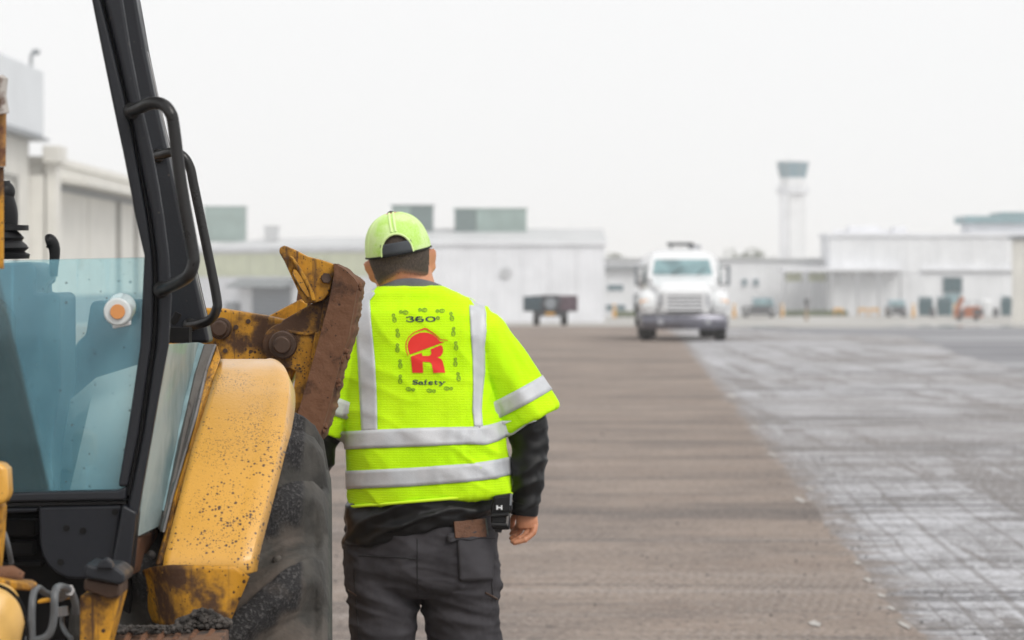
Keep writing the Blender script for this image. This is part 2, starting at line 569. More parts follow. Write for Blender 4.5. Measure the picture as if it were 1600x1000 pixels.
# paint remnants along the lane edge, crumbs of asphalt
bm = B()
Mpaint = simple('old_paint', (.40, .375, .35), .8, var=.2, scale=30)
for (px, py, w, l) in ((1274, 977, .035, .16), (1412, 979, .018, .2), (1393, 953, .016, .14), (1378, 933, .022, .12), (1356, 908, .02, .14), (1340, 882, .018, .12),
                       (1250, 782, .03, .35), (1208, 712, .03, .4), (1143, 620, .05, .8), (1180, 668, .04, .5), (1264, 765, .025, .2)):
    Y = F * CH / (py - HY)
    x = (px - CX) / F * Y
    n = 9
    vs = []
    for i in range(n):
        a = 2 * math.pi * i / n
        q = rnd.uniform(.65, 1.15)
        vs.append(bm.verts.new((x + w * q * math.cos(a), Y + l * q * math.sin(a), .010 if px > 1400 else .009)))
    bm.faces.new(vs)
tag(obj('paint_flakes', bm, Mpaint), 'scraps of white marking left along the milled edge', kind='stuff')
bm = B()
for i in range(240):
    Y = rnd.uniform(13.5, 34)
    x = rnd.uniform(-.12, .17) * Y
    if rnd.random() < .4 or x > lane_edge(Y): x = lane_edge(Y) + rnd.gauss(0, .25)
    r = rnd.uniform(.004, .009) * (1.7 if rnd.random() < .05 else 1)
    add_ball(bm, (x, Y, .006 + r * .4), r, r * rnd.uniform(.7, 1.2), r * .7, seg=5, rings=3)
tag(obj('asphalt_crumbs', bm, simple('crumb', (.12, .11, .105), .95, var=.5, scale=9), ang=10), 'loose asphalt crumbs on the milled lane', kind='stuff')

# ------------------------------------------------------------------ building helpers
class Wall:
    """a vertical wall plane; u runs along it, w out of it towards the camera"""
    def __init__(s, ax, ay, bx, by):
        s.A = Vector((ax, ay, 0)); d = Vector((bx - ax, by - ay, 0)); s.len = d.length; s.d = d.normalized()
        s.n = Vector((s.d.y, -s.d.x, 0))
        if s.n.dot(-s.A) < 0: s.n = -s.n
        s.M = Matrix((( s.d.x, -s.n.x, 0, ax), (s.d.y, -s.n.y, 0, ay), (0, 0, 1, 0), (0, 0, 0, 1)))
    def hit(s, px, py):
        r = Vector(((px - CX) / F, 1, -(py - HY) / F)); o = Vector((0, 0, CH))
        t = (s.A - o).dot(s.n) / r.dot(s.n)
        p = o + r * t
        return (p - s.A).dot(s.d), p.z
    def rect(s, x0, y0, x1, y1):
        u0, z1 = s.hit(x0, y0); u1, _ = s.hit(x1, y0); _, z0 = s.hit(x1, y1)
        um = s.hit((x0 + x1) / 2, (y0 + y1) / 2)
        za = s.hit((x0 + x1) / 2, y0)[1]; zb = s.hit((x0 + x1) / 2, y1)[1]
        return min(u0, u1), zb, max(u0, u1), za
    def box(s, bm, u0, z0, u1, z1, out=.1, back=.1):
        return add_box(bm, (u0, -out, z0), (u1, back, z1), s.M)

def ribbed_panel(bm, w, u0, z0, u1, z1, out=.06, rib=.6, depth=.05, back=.25):
    """one cladding sheet: a folded profile between u0 and u1"""
    n = max(1, round((u1 - u0) / rib))
    prof = []
    for i in range(n):
        a = u0 + (u1 - u0) * i / n; st = (u1 - u0) / n
        prof += [(a, 0), (a + st * .62, 0), (a + st * .70, depth), (a + st * .92, depth)]
    prof.append((u1, 0))
    lo = [bm.verts.new(w.M @ Vector((u, -out - d, z0))) for u, d in prof]
    hi = [bm.verts.new(w.M @ Vector((u, -out - d, z1))) for u, d in prof]
    lob = [bm.verts.new(w.M @ Vector((u, back, z0))) for u in (u0, u1)]
    hib = [bm.verts.new(w.M @ Vector((u, back, z1))) for u in (u0, u1)]
    for i in range(len(prof) - 1):
        bm.faces.new((lo[i], lo[i + 1], hi[i + 1], hi[i]))
    bm.faces.new((lob[0], lo[0], hi[0], hib[0])); bm.faces.new((lo[-1], lob[1], hib[1], hi[-1]))
    bm.faces.new([hib[0]] + hi + [hib[1]])
    bmesh.ops.recalc_face_normals(bm, faces=bm.faces)
    return bm

def panels(w, parent, m, u0, z0, u1, z1, step, name='wall_panel', **kw):
    n = max(1, round((u1 - u0) / step)); st = (u1 - u0) / n
    for i in range(n):
        bm = ribbed_panel(B(), w, u0 + i * st + .02, z0, u0 + (i + 1) * st - .02, z1, out=.06 + rnd.uniform(0, .012), **kw)
        obj(name, bm, m, parent, ang=20)

def window(w, parent, rect, mg, mf, cols=1, rows=1, name='window', out=.12):
    u0, z0, u1, z1 = rect
    t = min(.09, (u1 - u0) * .12)
    bm = B()
    w.box(bm, u0 - t, z0 - t, u1 + t, z0, out, .05); w.box(bm, u0 - t, z1, u1 + t, z1 + t, out, .05)
    w.box(bm, u0 - t, z0 + .001, u0, z1 - .001, out - .004, .05); w.box(bm, u1, z0 + .001, u1 + t, z1 - .001, out - .004, .05)
    f = obj(name, bm, mf, parent)
    for i in range(cols):
        for j in range(rows):
            a = u0 + (u1 - u0) * i / cols + .02; b = u0 + (u1 - u0) * (i + 1) / cols - .02
            c = z0 + (z1 - z0) * j / rows + .02; d = z0 + (z1 - z0) * (j + 1) / rows - .02
            bm = B(); w.box(bm, a, c, b, d, out - .03, .02)
            obj('pane', bm, mg, f)
    return f

M_white = simple('white_cladding', (.70, .71, .73), .6, var=.05, scale=.4)
M_lav = simple('lavender_grey_cladding', (.73, .74, .775), .6, var=.06, scale=.4)
M_beige = simple('beige_cladding', (.69, .675, .63), .65, var=.06, scale=.5)
M_beige_dark = simple('beige_trim', (.27, .265, .245), .7)
M_roof = simple('pale_roofing', (.52, .53, .54), .7, var=.08, scale=.3)
M_grey = simple('grey_metal', (.22, .24, .26), .5)
M_blockblue = simple('pale_blue_cladding', (.66, .69, .725), .5, var=.04, scale=.3)
M_green = simple('green_grey_metal', (.26, .34, .32), .6, var=.12, scale=.5)
M_green_dark = simple('dark_green_grey_metal', (.13, .18, .18), .6)
M_yband = simple('yellow_green_band', (.62, .645, .47), .6, var=.08, scale=.6)
M_doorgrey = simple('blue_grey_door', (.12, .145, .18), .5)
M_far_glass = simple('far_window_glass', (.06, .13, .16), .15, var=.2)
M_teal = simple('teal_paint', (.003, .055, .072), .5, var=.15)
M_tealroof = simple('teal_roofing', (.19, .30, .33), .5, var=.08, scale=.4)
M_darkgrey = simple('dark_grey_paint', (.045, .047, .055), .45)
M_black = simple('black_rubber', (.018, .018, .019), .7)
M_yellow = simple('yellow_safety_paint', (.62, .33, .05), .5)
M_orange = simple('orange_paint', (.50, .15, .025), .5, var=.2)
M_conc = simple('light_concrete', (.46, .45, .43), .85, var=.1, scale=3)

# ------------------------------------------------------------------ hangar on the left
hz = gz(190)
W1 = Wall(-26.5, 140, -26.5, 232)          # long side facing the apron
hang = thing('aircraft_hangar', 'beige aircraft hangar with canopy and tall pale blue block behind the loader cab', 'hangar', (-40, 185, hz))
bm = B(); add_box(bm, (-75, 181, -3), (-26.5, 232, 7.5)); obj('hall', bm, M_beige, hang, bevel=.05)
bm = B(); add_box(bm, (-75, 140, -3), (-27.3, 180.9, 9.55)); obj('tower_hall', bm, M_beige, hang, bevel=.05)
bm = B(); add_box(bm, (-75, 139.5, 9.6), (-26.6, 181.6, 13.4)); ub = obj('upper_block', bm, M_blockblue, hang, bevel=.05)
for i in range(7):                          # cladding sheets of the upper block
    bm = B(); add_box(bm, (-26.59, 140 + i * 5.9, 9.75), (-26.52, 145.86 + i * 5.9, 13.3)); obj('wall_panel', bm, M_blockblue, ub, bevel=.01)
bm = B(); add_box(bm, (-76, 139.2, 9.42), (-26.3, 181.9, 9.58)); obj('eave', bm, M_grey, hang)
bm = B(); add_box(bm, (-76, 181.7, 7.52), (-26.1, 233, 8.15)); add_box(bm, (-76, 181.7, 8.16), (-25.9, 233, 8.6)); obj('roof', bm, M_beige, hang, bevel=.06)
bm = B()
add_prism(bm, [(-26.3, 184.5, 7.5), (-24.4, 184.5, 7.42), (-24.4, 184.5, 7.05), (-26.3, 184.5, 7.2)], [(-26.3, 232, 7.5), (-24.4, 232, 7.42), (-24.4, 232, 7.05), (-26.3, 232, 7.2)])
obj('canopy', bm, M_beige, hang)
bm = B(); add_box(bm, (-26.4, 181.2, -2.2), (-25.8, 183.0, 9.0)); add_box(bm, (-26.5, 180.6, 8.2), (-25.5, 183.4, 9.15)); obj('corner_pier', bm, M_beige, hang, bevel=.05)
for a, b in ((184.2, 198.4), (198.9, 212.6), (213.4, 222.6), (223.3, 231)):
    bm = B(); add_box(bm, (-26.48, a, 0.6), (-26.28, b, 6.75)); obj('door_leaf', bm, M_beige, hang, bevel=.03)
    bm = B(); add_box(bm, (-26.48, a, gz(205)), (-26.26, b, .56)); obj('door_leaf', bm, M_grey, hang, bevel=.03)
for y in (212.7, 222.7):
    bm = B(); add_box(bm, (-26.47, y + .02, gz(205)), (-26.05, y + .55, 6.85)); obj('door_post', bm, M_beige_dark, hang)
bm = B(); add_box(bm, (-26.45, 184.3, 6.78), (-26.2, 231, 7.04)); obj('door_rail', bm, M_grey, hang)
# tall door frame of the taller hall
bm = B(); add_box(bm, (-27.28, 150, -1.5), (-27.08, 173.9, 7.0)); obj('door_leaf', bm, M_beige, hang, bevel=.03)
bm = B(); add_box(bm, (-27.29, 174, -1.5), (-26.95, 174.7, 7.28)); add_box(bm, (-27.29, 149, 7.01), (-26.95, 173.99, 7.28)); obj('door_frame', bm, M_beige_dark, hang)
bm = B(); add_tube(bm, [(-26.9, 179, 13.4), (-26.9, 179, 14.1), (-26.75, 178.9, 14.35)], .09, 8); add_ball(bm, (-26.6, 178.8, 14.3), .25, .3, .18, seg=10, rings=6); obj('roof_lamp', bm, M_grey, hang)

# ------------------------------------------------------------------ sheds in the middle
g2 = -2.3
M_post_vent = simple('vent_metal', (.46, .47, .49), .5)
def gable(w, top, rise, v, v2, parent, over=.3):
    bm = B()
    add_prism(bm, [w.M @ Vector(q) for q in ((-over, -.3, top + .11), (-over, v, top + rise), (-over, v2, top + .11))],
              [w.M @ Vector(q) for q in ((w.len + over, -.3, top + .11), (w.len + over, v, top + rise), (w.len + over, v2, top + .11))])
    obj('roof', bm, M_roof, parent)
W2 = Wall(-11.5, 290, 8.4, 290)
shed = thing('long_shed', 'tall plain pale shed with a round wall vent behind the dark flatbed', 'shed', (-1.5, 296, g2))
top = W2.hit(800, 378)[1]
bm = B(); W2.box(bm, 0, -3.2, W2.len, top - .02, 0, 22); obj('wall', bm, M_white, shed, bevel=.04)
panels(W2, shed, M_lav, .02, g2, W2.len - .02, top - .35, 2.4)
u, z = W2.hit(790, 427); bm = B(); c = W2.M @ Vector((u, -.13, z)); add_disc(bm, c, W2.n, .55, .12, 20); add_disc(bm, c + W2.n * .121, W2.n, .42, .05, 20, .2); obj('round_vent', bm, M_post_vent, shed)
bm = B(); W2.box(bm, -.2, top - .3, W2.len + .2, top + .1, .35, 0); obj('gutter', bm, M_lav, shed)
gable(W2, top, 1.43, 14, 22.2, shed, .25)
W2b = Wall(-33.5, 318, -11.9, 291)
ann = thing('low_shed', 'white shed with yellow green band and grey roller door behind the loader arm', 'shed', (-23, 310, g2))
topb = W2b.hit(450, 387)[1]
bm = B(); W2b.box(bm, 0, -3.2, W2b.len, topb - .02, 0, 18); obj('wall', bm, M_white, ann, bevel=.04)
bz0, bz1 = W2b.hit(450, 432)[1], W2b.hit(450, 396)[1]
panels(W2b, ann, M_yband, .5, bz0, W2b.len - .1, bz1, 4.2, name='band_panel', rib=1.4, depth=.03)
d0 = W2b.rect(395, 448, 455, 490)
panels(W2b, ann, M_lav, 0, g2, d0[0] - .35, bz0 - .06, 4.0)
panels(W2b, ann, M_lav, d0[2] + .35, g2, W2b.len - .05, bz0 - .06, 4.0)
bm = B(); W2b.box(bm, d0[0] - .3, d0[3] + .05, d0[2] + .3, bz0 - .06, .12, .05); obj('lintel', bm, M_lav, ann)
for i in range(9):
    z0 = g2 + (d0[3] - g2) * i / 9; z1 = g2 + (d0[3] - g2) * (i + 1) / 9
    bm2 = B(); W2b.box(bm2, d0[0], z0 + .02, d0[2], z1 - .01, .05 + .01 * (i % 2), .04)
    if i == 0: door = obj('roller_door', bm2, M_doorgrey, ann)
    else: obj('door_slat', bm2, M_doorgrey, door)
aw = W2b.rect(374, 437, 462, 447)
bm = B(); add_prism(bm, [W2b.M @ Vector(v) for v in ((aw[0], -.07, aw[3] + .1), (aw[0], -1.6, aw[1] + .05), (aw[0], -1.6, aw[1] - .15), (aw[0], -.07, aw[1] + .1))],
                    [W2b.M @ Vector(v) for v in ((aw[2], -.07, aw[3] + .1), (aw[2], -1.6, aw[1] + .05), (aw[2], -1.6, aw[1] - .15), (aw[2], -.07, aw[1] + .1))])
obj('awning', bm, M_grey, ann)
bm = B(); q = W2b.rect(361, 472, 376, 488); W2b.box(bm, q[0], q[1], q[2], q[3], .7, 0); obj('wall_unit', bm, M_grey, ann, bevel=.05)
bm = B(); W2b.box(bm, -.2, topb - .3, W2b.len - .05, topb + .1, .35, 0); obj('gutter', bm, M_lav, ann)
gable(W2b, topb, 1.15, 11, 18.2, ann, -.05)
def roof_unit(x0, y0, x1, y1, Yr, depth, parts, label):
    W = Wall(-60, Yr, 60, Yr)
    u0, z0, u1, z1 = W.rect(x0, y0, x1, y1)
    t = thing('roof_unit', label, 'roof unit', W.M @ Vector(((u0 + u1) / 2, depth / 2, z0)), 'machinery on the shed roofs')
    a = u0
    for i, (fr, mm) in enumerate(parts):
        b = a + (u1 - u0) * fr
        bm = B(); W.box(bm, a + .01, z0, b - .01, z1 - .12, 0, depth); c = obj('casing', bm, mm, t, bevel=.05)
        nb = max(3, int((b - a) / .7))
        for j in range(nb):
            s0 = a + .1 + (b - a - .2) * j / nb
            bm = B(); W.box(bm, s0, z0 + .5, s0 + (b - a) / nb * .6, z1 - .4, .06, -.01); obj('louvre', bm, mm, c)
        a = b
    bm = B(); W.box(bm, u0 - .1, z1 - .119, u1 + .1, z1, .1, depth + .1); obj('cover', bm, parts[-1][1], t)
    return t
roof_unit(318, 322, 382, 378, 322, 3, [(1, M_green)], 'green grey roof unit at the far left of the white sheds')
roof_unit(413, 353, 435, 376, 316, 1.2, [(1, M_roof)], 'small pale vent box on the shed roof above the grey roller door')
roof_unit(612, 320, 676, 366, 300, 4, [(.45, M_green), (.55, M_green_dark)], 'grey roof unit on the shed directly behind the lime cap')
roof_unit(710, 325, 823, 364, 300, 4, [(.3, M_green_dark), (.7, M_green)], 'wide green roof unit with a dark left third on the shed')

# ------------------------------------------------------------------ low buildings behind the truck
g3 = -2.25
W3 = Wall(-5, 345, 36.5, 345)
low = thing('low_building', 'low flat white building behind the white tank truck', 'building', (18, 350, g3))
zt = W3.hit(1100, 403)[1]
bm = B(); W3.box(bm, 0, -3.2, W3.len, zt - .25, 0, 14); obj('wall', bm, M_white, low, bevel=.03)
panels(W3, low, M_white, 15.5, g3, W3.len - .05, zt - .5, 3.0, rib=1.0, depth=.03)
bm = B(); W3.box(bm, -.3, zt - .24, W3.len + .3, zt, .4, 14.3); obj('roof', bm, M_roof, low)
for px in (1163, 1181):
    window(W3, low, W3.rect(px - 4, 436, px + 4, 446), M_far_glass, M_lav, out=.3)
W4 = Wall(9.0, 330, 14.0, 330)
off = thing('site_office', 'small pale office with two rows of teal windows left of the truck', 'office building', (11.5, 333, g3))
zt = W4.hit(970, 420)[1]
bm = B(); W4.box(bm, 0, -3, W4.len, zt, 0, 9); obj('wall', bm, M_white, off, bevel=.03)
bm = B(); W4.box(bm, -.4, zt + .01, W4.len + .4, zt + .35, .9, 9.3); obj('roof', bm, M_grey, off)
window(W4, off, W4.rect(949, 445, 974, 454), M_far_glass, M_lav, 3)
window(W4, off, W4.rect(947, 476, 977, 485), M_far_glass, M_lav, 3)
bm = B(); W4.box(bm, 3.55, g3, 4.45, g3 + 2.3, .1, 0); obj('door', bm, M_grey, off, bevel=.02)

# carport frame
M_post = simple('galvanised_post', (.38, .39, .41), .5)
can = thing('carport', 'long open carport with thin grey posts before the low building', 'carport', (35, 338, g3))
Yc = 336
x0, x1 = P(1222, 420, Yc).x, P(1410, 420, Yc).x
zb = P(0, 420, Yc).z
bm = B(); add_box(bm, (x0, Yc, zb - .25), (x1, Yc + 6, zb + .12)); obj('roof', bm, M_lav, can, bevel=.03)
for px in (1226, 1262, 1300, 1340, 1373, 1407):
    x = P(px, 0, Yc).x
    bm = B(); add_box(bm, (x - .12, Yc + .1, g3), (x + .12, Yc + .34, zb - .26)); obj('post', bm, M_post, can)
for a, b in ((1228, 1260), (1264, 1298), (1302, 1338), (1342, 1371), (1375, 1405)):
    xa, xb = P(a + 2, 0, Yc).x, P(b - 2, 0, Yc).x
    bm = B(); add_box(bm, (xa, Yc + 4, P(0, 440, Yc).z), (xb, Yc + 4.1, zb - .4)); obj('back_panel', bm, M_yband, can)

# big terminal on the right
W5 = Wall(33.5, 338, 75, 338)
big = thing('terminal_building', 'large pale grey building with stepped roofline at the right edge', 'building', (52, 348, g3))
zt = W5.hit(1450, 364)[1]
bm = B(); W5.box(bm, 0, -3.2, W5.len, zt - .02, 0, 9.5); obj('wall', bm, M_white, big, bevel=.03)
zs = W5.hit(1400, 428)[1]
panels(W5, big, M_white, .1, zs + .1, W5.len - .1, zt - .5, 3.4, rib=1.7, depth=.04)
panels(W5, big, M_white, 8.5, g3, W5.len - .1, zs - .1, 4.2, rib=2.1, depth=.04)
bm = B(); W5.box(bm, -.2, zt - .4, W5.len, zt, .3, 9.7); obj('parapet', bm, M_lav, big)
for a, b, y in ((1330, 1378, 352), (1400, 1420, 353), (1310, 1400, 358)):
    q = W5.rect(a, y, b, 364); bm = B(); W5.box(bm, q[0], zt + .005, q[2], q[3], -2 - (y == 358) * 3.5, 5 + (y == 358)); obj('roof_house', bm, M_lav, big, bevel=.05)
q = W5.rect(1520, 336, 1640, 360)
bm = B(); W5.box(bm, q[0], zt + .005, q[2], q[3] - .8, -2.0, 9); ph = obj('penthouse', bm, M_lav, big, bevel=.05)
bm = B(); W5.box(bm, q[0] - .6, q[3] - .79, q[2] + 1, q[3] - .05, -1.2, 10); W5.box(bm, q[0] + 3.2, q[3] - .045, q[2] + 1, q[3] + .35, -1.4, 9.6); obj('roof', bm, M_tealroof, ph, bevel=.03)
window(W5, big, W5.rect(1474, 434, 1502, 457), M_teal, M_grey, 2, 1, out=.25)
bm = B(); q = W5.rect(1475, 459, 1501, 497); W5.box(bm, q[0], g3, q[2], q[3], .2, 0); obj('door', bm, M_tealroof, big, bevel=.02)
bm = B(); q = W5.rect(1440, 432, 1600, 436); W5.box(bm, q[0], q[1] + .9, q[2], q[3] + .9, .5, 0); obj('ledge', bm, M_lav, big)

W6 = Wall(39.05, 250, 52, 246)
shedr = thing('corrugated_store', 'beige corrugated store cut by the right edge of the view', 'store building', (45, 255, gz(250)))
bm = B(); W6.box(bm, 0, -3, W6.len, 4.7, 0, 8); obj('wall', bm, M_beige, shedr, bevel=.03)
panels(W6, shedr, M_beige, .02, gz(250), W6.len, 4.65, 1.1, rib=.55, depth=.07)
bm = B(); add_prism(bm, [W6.M @ Vector(v) for v in ((-.3, -.4, 4.72), (W6.len, -.4, 5.6), (W6.len, -.4, 5.9), (-.3, -.4, 4.95))],
                    [W6.M @ Vector(v) for v in ((-.3, 8.3, 4.72), (W6.len, 8.3, 5.6), (W6.len, 8.3, 5.9), (-.3, 8.3, 4.95))]); obj('roof', bm, M_grey, shedr)

# ------------------------------------------------------------------ control tower
Yt = 667.0
tx = P(1238.5, 0, Yt).x
def tz(py): return CH - (py - HY) / F * Yt
twr = thing('control_tower', 'slender white airport control tower with flared teal glass cab', 'control tower', (tx, Yt, -2.25))
def ngon(r, z, n=8, rot=R(22.5), cx=tx, cy=Yt): return [Vector((cx + r * math.cos(rot + 2 * math.pi * i / n), cy + r * math.sin(rot + 2 * math.pi * i / n), z)) for i in range(n)]
Mt = Matrix.Translation((tx, Yt, 0)) @ Matrix.Rotation(R(-68), 4, 'Z')
bm = B(); add_box(bm, (-2.3, -1.95, -2.25), (2.3, 1.95, tz(302)), Mt); obj('shaft', bm, M_white, twr, bevel=.1)
bm = B(); add_box(bm, (-.9, -2.9, -2.25), (.9, -1.96, tz(304)), Matrix.Translation((tx - 1.3, Yt - .9, 0)) @ Matrix.Rotation(R(-20), 4, 'Z')); obj('stair_shaft', bm, M_lav, twr, bevel=.08)
bm = B(); add_loft(bm, [ngon(2.9, tz(305)), ngon(3.55, tz(302)), ngon(3.55, tz(299))]); obj('balcony', bm, M_lav, twr)
bm = B()
for z in (tz(297), tz(295), tz(293)):
    pts = ngon(3.55, z); add_tube(bm, pts + [pts[0]], .06, 6)
for p in ngon(3.55, tz(299)): add_tube(bm, [p, Vector((p.x, p.y, tz(293)))], .06, 6)
obj('railing', bm, M_lav, twr)
bm = B(); add_loft(bm, [ngon(2.85, tz(299) + .01), ngon(2.85, tz(278))]); obj('cab_base', bm, M_white, twr)
lo, hi = ngon(2.75, tz(277.9)), ngon(3.5, tz(254))
for i in range(8):
    j = (i + 1) % 8
    m_ = lambda a, b, t: a + (b - a) * t
    q = [m_(lo[i], lo[j], .03), m_(lo[i], lo[j], .97), m_(hi[i], hi[j], .97), m_(hi[i], hi[j], .03)]
    c = Vector((tx, Yt, 0)); ins = [p + (Vector((c.x, c.y, p.z)) - p).normalized() * .12 for p in q]
    obj('glass_pane', add_prism(B(), q, ins), simple('tower_glass', (.07, .19, .25), .2, var=.1) if i == 0 else bpy.data.materials['tower_glass'], twr)
for a, b in zip(lo, hi): bm = B(); add_tube(bm, [a, b], .09, 6); obj('mullion', bm, M_grey, twr)
bm = B(); add_loft(bm, [ngon(3.6, tz(253.9)), ngon(3.65, tz(252.5)), ngon(3.0, tz(250)), ngon(2.4, tz(249.6))]); obj('roof', bm, M_white, twr)
bm = B(); add_tube(bm, [(tx - .8, Yt, tz(249.7)), (tx - .8, Yt, tz(243))], .05, 6); add_tube(bm, [(tx + .9, Yt, tz(249.7)), (tx + .9, Yt, tz(245))], .05, 6); obj('antenna', bm, M_grey, twr)

# ------------------------------------------------------------------ trees behind the low building
k = NT('tree_leaves')
k.col(k.mix(k.ramp(k.noise(.8, 3), .35, .65), (.045, .065, .03), (.10, .12, .06))); k.rough(.7)
M_leaf = k.m
M_bark = simple('bark', (.10, .08, .06), .9)
def tree(px, py, Y, w, label):
    b = P(px, py, Y); h = b.z - g3
    t = thing('tree', label, 'tree', (b.x, Y, g3), 'trees behind the low building')
    bm = B()
    add_tube(bm, [(b.x, Y, g3), (b.x + .1, Y, g3 + h * .45), (b.x - .1, Y, g3 + h * .85)], [.28, .2, .05], 7)
    for i in range(6):
        a = rnd.uniform(0, 6.28); z = g3 + h * rnd.uniform(.35, .6)
        add_tube(bm, [(b.x, Y, z), (b.x + math.cos(a) * w * .35, Y + math.sin(a) * w * .35, z + h * .2)], [.1, .03], 5)
    obj('trunk', bm, M_bark, t)
    bm = B()
    cl = [(Vector((rnd.gauss(0, w * .22), rnd.gauss(0, w * .22), h * rnd.uniform(.5, .9))), rnd.uniform(.16, .3) * w) for _ in range(11)]
    for c, r in cl:
        for _ in range(110):
            d = Vector((rnd.gauss(0, 1), rnd.gauss(0, 1), rnd.gauss(0, .75))).normalized() * r * rnd.uniform(.5, 1.05)
            p = Vector((b.x, Y, g3)) + c + d
            if p.z > b.z: p.z = b.z - rnd.random() * .4
            a = Vector((rnd.gauss(0, 1), rnd.gauss(0, 1), rnd.gauss(0, 1))).normalized() * .16
            e = a.orthogonal().normalized() * .1
            bm.faces.new([bm.verts.new(p + a), bm.verts.new(p + e), bm.verts.new(p - a), bm.verts.new(p - e)])
    obj('crown', bm, M_leaf, t, ang=180)
for px, py, Y, w, lb in ((962, 392, 520, 4.2, 'hazy tree standing between the shed end and the truck'), (1152, 388, 540, 5, 'hazy bushy tree just right of the truck'),
                         (1172, 386, 525, 4.6, 'hazy tree between the truck and the control tower'), (1197, 387, 530, 5.6, 'broad hazy tree nearest the left foot of the control tower'),
                         (1286, 397, 520, 4.4, 'small hazy tree between the control tower and the terminal')):
    tree(px, py, Y, w, lb)

# ------------------------------------------------------------------ haze
bm = B(); add_box(bm, (-960, -90, -3.4), (960, 2510, 29.5))
hm = bpy.data.materials.new('haze_air'); hm.use_nodes = True
hn = hm.node_tree; hn.nodes.clear()
ho = hn.nodes.new('ShaderNodeOutputMaterial'); hv = hn.nodes.new('ShaderNodeVolumePrincipled')
hv.inputs['Color'].default_value = (1, 1, 1, 1)
hv.inputs['Density'].default_value = .00065
hn.links.new(hv.outputs[0], ho.inputs['Volume'])
hz_o = obj('haze', bm, hm)
tag(hz_o, 'pale overcast haze over the whole apron', kind='stuff')
# ------------------------------------------------------------------ white tank truck (built in its own space, front to -Y)
M_wpaint = simple('white_truck_paint', (.74, .75, .76), .25, var=.03, coat=.4)
M_chrome = simple('chrome', (.62, .63, .66), .15, metal=1.0, var=.08)
M_bumper = simple('bumper_steel', (.17, .17, .20), .3, metal=.7, var=.1)
M_wind = simple('windscreen_glass', (.20, .31, .33), .08, var=.3, scale=2)
M_amber = simple('amber_lens', (.75, .33, .05), .3)
M_clear = simple('clear_lens', (.75, .77, .78), .1)
M_grillegrey = simple('grille_grey', (.32, .33, .36), .4)

def rrect(w, h, r, y, cz, n=5, cx=0):
    """rounded rectangle in x,z at depth y"""
    out = []
    for sx, sz, a0 in ((1, 1, 0), (-1, 1, 90), (-1, -1, 180), (1, -1, 270)):
        for i in range(n):
            a = R(a0 + 90 * i / (n - 1))
            out.append(Vector((cx + sx * (w / 2 - r) + r * math.cos(a), y, cz + sz * (h / 2 - r) + r * math.sin(a))))
    return out

def wheel(parent, x, y, r, w, name='wheel'):
    bm = B()
    s = [(-.5, .62), (-.5, .9), (-.42, .98), (-.3, 1), (.3, 1), (.42, .98), (.5, .9), (.5, .62)]
    rings = []
    for k in range(28):
        a = 2 * math.pi * k / 28
        rings.append([Vector((x + q * w, y + r * f * math.cos(a), r + r * f * math.sin(a))) for q, f in s])
    V = [[bm.verts.new(p) for p in rg] for rg in rings]
    for k in range(28):
        A, C = V[k], V[(k + 1) % 28]
        for i in range(len(s)):
            j = (i + 1) % len(s)
            bm.faces.new((A[i], A[j], C[j], C[i]))
    bmesh.ops.recalc_face_normals(bm, faces=bm.faces)
    t = obj(name, bm, M_black, parent, world=False)
    bm = B(); add_disc(bm, (x - w * .3, y, r), (1, 0, 0), r * .63, w * .6, 20); add_disc(bm, (x - w * .42, y, r), (1, 0, 0), r * .3, w * .84, 14)
    obj('rim', bm, M_chrome if r > .4 else M_grey, t, world=False)
    return t

TY = 84.2
trk = thing('tank_truck', 'white tank truck facing the camera with chrome bumper and dark roof light bar', 'truck', (P(1068.5, 0, TY).x, TY, gz(TY)), rotz=R(-1.2))
def T(name, bm, m, bevel=0, parent=trk, **k): return obj(name, bm, m, parent, world=False, bevel=bevel, **k)
for x in (-.98, .98): wheel(trk, x, .55, .50, .30)
for x in (-.86, .86): wheel(trk, x, 5.2, .50, .52)
bm = B(); add_box(bm, (-.45, .2, .55), (-.33, 7.4, .78)); add_box(bm, (.33, .2, .55), (.45, 7.4, .78)); T('chassis', bm, M_black)
bm = B(); add_box(bm, (-.85, .45, .42), (.85, .66, .56)); add_ball(bm, (.1, 3.5, .6), .3, .3, .3, seg=12, rings=8); T('axle', bm, M_black)
# bumper: a curved bar with swept ends
bm = B(); rings = []
for x, y, h in ((-1.18, .05, .26), (-1.1, -.3, .34), (-.7, -.48, .36), (0, -.53, .36), (.7, -.48, .36), (1.1, -.3, .34), (1.18, .05, .26)):
    rings.append([Vector((x, y + d, .50 + h * z)) for d, z in ((0, -.5), (-.05, -.2), (-.05, .2), (0, .5), (.1, .45), (.1, -.45))])
add_loft(bm, rings); T('bumper', bm, M_bumper)
bm = B(); add_box(bm, (-.25, -.60, .45), (.25, -.575, .60)); T('number_plate', bm, M_bumper, .004)
for x in (-.62, .62): bm = B(); add_disc(bm, (x, -.53, .52), (0, -1, 0), .085, .04, 14); T('fog_lamp', bm, M_grillegrey)
bm = B(); add_box(bm, (-1.15, -.25, .69), (1.15, -.02, .80)); T('valance', bm, M_wpaint, .03)
# hood: lofted from the nose to the windscreen base
bm = B()
add_loft(bm, [rrect(1.30, .62, .12, -.42, 1.02), rrect(1.42, .74, .2, -.30, 1.07), rrect(1.62, .86, .26, .35, 1.16), rrect(1.80, 1.0, .28, 1.10, 1.24)])
hood = T('hood', bm, M_wpaint)
bm = B(); add_loft(bm, [rrect(1.55, .06, .02, -.2, 1.43), rrect(1.75, .08, .03, 1.05, 1.66)]); T('hood_ridge', bm, M_wpaint, parent=hood)
